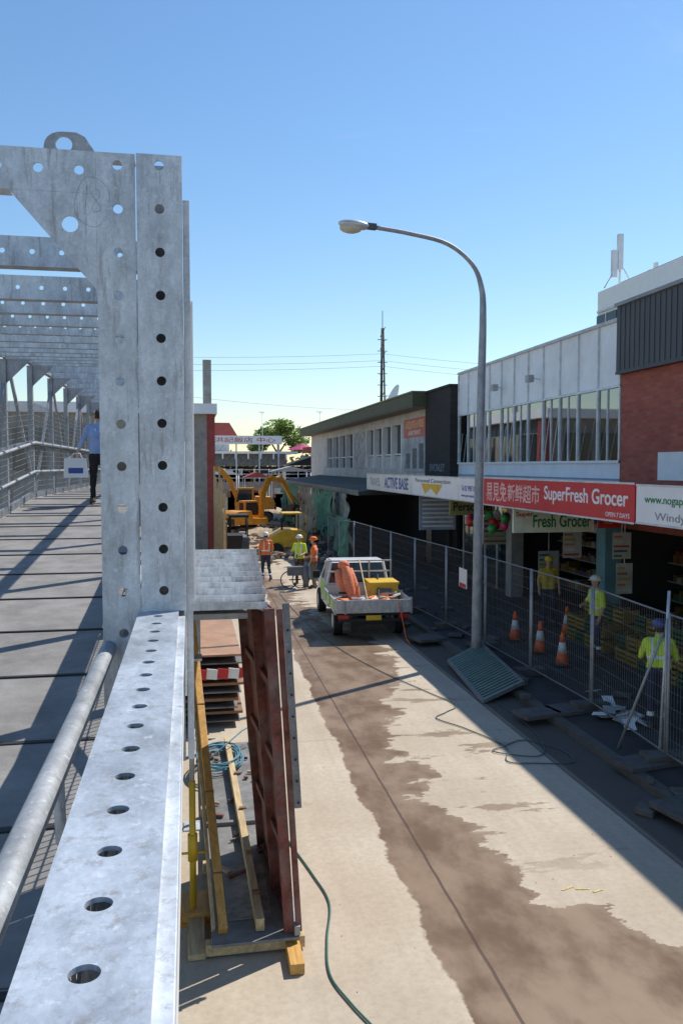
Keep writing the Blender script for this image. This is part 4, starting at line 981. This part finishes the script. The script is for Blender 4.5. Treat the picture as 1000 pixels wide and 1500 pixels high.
# ---------------------------------------------------------------- excavators
def excavator(loc,yaw,boomc,stickc,house_yaw=0,bm_=None,sc=1.0):
    body=orange if bm_ is None else bm_; trk=mat('track_steel',(.07,.06,.05),.8,dirt=.3)
    e=B('excavator')
    fn=lambda u,v,a:(a,u,v)
    for sx_ in (-1,1):
        pr=[(-1.3+.38*math.cos(a),.4+.38*math.sin(a)) for a in [math.pi/2+k*math.pi/8 for k in range(9)]]+[(1.3+.38*math.cos(a),.4+.38*math.sin(a)) for a in [-math.pi/2+k*math.pi/8 for k in range(9)]]
        e.prism(pr,fn,sx_*.95-.22,sx_*.95+.22,trk)
        for k in range(16): e.box(sx_*.95-.24,sx_*.95+.24,-1.3+k*.17,-1.24+k*.17,.78,.82,trk)
        for k in range(5): e.tube((sx_*.95-.235,-1.1+k*.55,.35),(sx_*.95+.235,-1.1+k*.55,.35),.2,body,12)
    e.box(-.75,.75,-.8,.8,.45,.85,trk)
    Hm=Matrix.Rotation(R(house_yaw),4,'Z')
    e.tube((0,0,.85),(0,0,1.0),.6,trk,20)
    n0=len(e.bm.verts)
    pr=[(-1.75,1.05),(-1.8,1.5),(-1.7,1.85),(-1.45,2.02),(-.3,2.05),(-.2,1.5),(1.1,1.45),(1.2,1.0)]
    e.prism(pr,fn,-1.05,1.05,body); e.box(-1.0,1.0,-1.9,-1.801,1.0,1.5,trk)
    e.prism([(-.15,1.0),(1.3,1.0),(1.35,1.6),(1.05,2.75),(-.15,2.75)],fn,-1.07,-.25,body)
    e.prism([(0,1.65),(1.25,1.65),(1.0,2.62),(0,2.62)],fn,-1.085,-1.072,glass_dk); e.prism([(0,1.65),(1.25,1.65),(1.0,2.62),(0,2.62)],fn,-.248,-.235,glass_dk)
    e.hexa([(-1.0,1.36,1.5),(-.32,1.36,1.5),(-.32,1.12,2.65),(-1.0,1.12,2.65),(-1.0,1.39,1.5),(-.32,1.39,1.5),(-.32,1.15,2.65),(-1.0,1.15,2.65)],glass_dk)
    e.box(-.95,-.35,-.17,-.152,1.65,2.6,glass_dk)
    def thick(pts,w,hs,m):
        for (a,c),(h0,h1) in zip(zip(pts[:-1],pts[1:]),zip(hs[:-1],hs[1:])):
            a=Vector((0,*a));c=Vector((0,*c)); d=(c-a).normalized(); n=Vector((1,0,0)).cross(d)
            x=Vector((w/2,0,0)); p=[a-n*h0/2,a+n*h0/2,c+n*h1/2,c-n*h1/2]
            off=Vector((.25,0,0))
            e.hexa([p[0]-x+off,p[0]+x+off,p[3]+x+off,p[3]-x+off,p[1]-x+off,p[1]+x+off,p[2]+x+off,p[2]-x+off],m)
    thick(boomc,.28,[.32,.42,.45,.26],body); thick(stickc,.24,[.34,.36,.22],body)
    bk=stickc[-1]
    e.prism([(bk[0]+.15,bk[1]+.1),(bk[0]-.45,bk[1]+.05),(bk[0]-.75,bk[1]-.45),(bk[0]-.5,bk[1]-.85),(bk[0]-.0,bk[1]-.95),(bk[0]+.15,bk[1]-.85),(bk[0]-.3,bk[1]-.55),(bk[0]-.3,bk[1]-.3)],fn,-.25,.75,trk)
    e.tube((.25,.9,1.3),(.25,boomc[1][0],boomc[1][1]-.3),.07,steel_d,8); m_=((boomc[1][0]+boomc[2][0])/2,(boomc[1][1]+boomc[2][1])/2+.35)
    e.tube((.25,*m_),(.25,stickc[0][0],stickc[0][1]),.07,steel_d,8); e.tube((.25,stickc[0][0],stickc[0][1]-.1),(.25,stickc[2][0]+.2,stickc[2][1]+.3),.05,steel_d,8)
    e.bm.verts.ensure_lookup_table()
    for v in e.bm.verts[n0:]: v.co=Hm@v.co
    o=e.done(M=T(*loc)@Matrix.Rotation(R(yaw),4,'Z')@Matrix.Scale(sc,4)); bv=o.modifiers.new('b','BEVEL'); bv.width=.03; bv.segments=2; bv.limit_method='ANGLE'
excavator((4.3,58,.3),82,[(1.0,1.5),(1.7,3.3),(2.5,4.2),(3.9,4.3)],[(3.6,4.6),(4.1,4.0),(4.3,2.2)],5,sc=.88)
yelx=mat('machine_yellow',(.85,.50,.03),.45,dirt=.35)
excavator((3.4,49,0),-62,[(1.0,1.5),(1.2,3.3),(1.8,4.5),(3.0,4.2)],[(2.7,4.6),(3.2,4.0),(4.2,2.3)],0,sc=.78)
b=B('compactor_machine'); b.prism([(-1,.5),(-1,1.0),(-.4,1.3),(.6,1.25),(1,.9),(1,.5)],lambda u,v,a:(4.6+u*.9,a,v),37.6,39,yelx)
for x in (3.9,5.3): b.tube((x,37.5,.35),(x,39.1,.35),.34,black,18)
b.box(4.9,4.95,37.7,37.75,1.2,2.0,black); b.box(4.9,4.95,38.8,38.85,1.2,2.0,black); b.box(4.2,5.1,37.6,38.9,2.0,2.06,yelx); b.tube((4.2,38,1.2),(4.2,38,1.8),.05,black); b.done()
b=B('site_dumper'); b.prism([(-.9,.6),(-1.1,1.5),(.3,1.5),(.1,.6)],lambda u,v,a:(1.9+u*.5,33+a,v),-.7,.7,black); b.box(1.6,2.4,33.8,35.4,.6,1.3,mgrey); b.box(1.6,2.4,34,35.2,2.1,2.2,black)
for x in (1.65,2.35):
    for y in (33.2,35.0): b.tube((x-.12,y,.4),(x+.12,y,.4),.4,black,18)
    b.tube((x,34.1,1.3),(x,34.1,2.1),.03,black); b.tube((x,35.1,1.3),(x,35.1,2.1),.03,black)
b.done()
b=B('rubble_mound'); i=b.mi(dirtm); g=[]
random.seed(5)
for a in range(60):
    row=[]
    for c in range(60):
        x=0+12*a/59; y=43+30*c/59; e_=min(1,min(a,59-a)/8,min(c,59-c)/8)
        row.append(b.bm.verts.new((x,y,.008+e_*max(0,.25+.75*mnoise.noise(Vector((x*.35,y*.25,1)))+.25*mnoise.noise(Vector((x*1.7,y*1.7,2)))))))
    g.append(row)
for a in range(59):
    for c in range(59): f=b.bm.faces.new([g[a][c],g[a+1][c],g[a+1][c+1],g[a][c+1]]); f.material_index=i
for k in range(380):
    x=random.uniform(1.5,6.4); y=random.uniform(34,62); s=random.uniform(.08,.4)
    b.obox(T(x,y,.15+.3*random.random())@Matrix.Rotation(random.uniform(0,3),4,'Z')@Matrix.Rotation(random.uniform(-.6,.6),4,'X'),s,s*.8,s*.5,random.choice([rub,conc,dirtm,conc,ply]))
b.done()
print('OK')
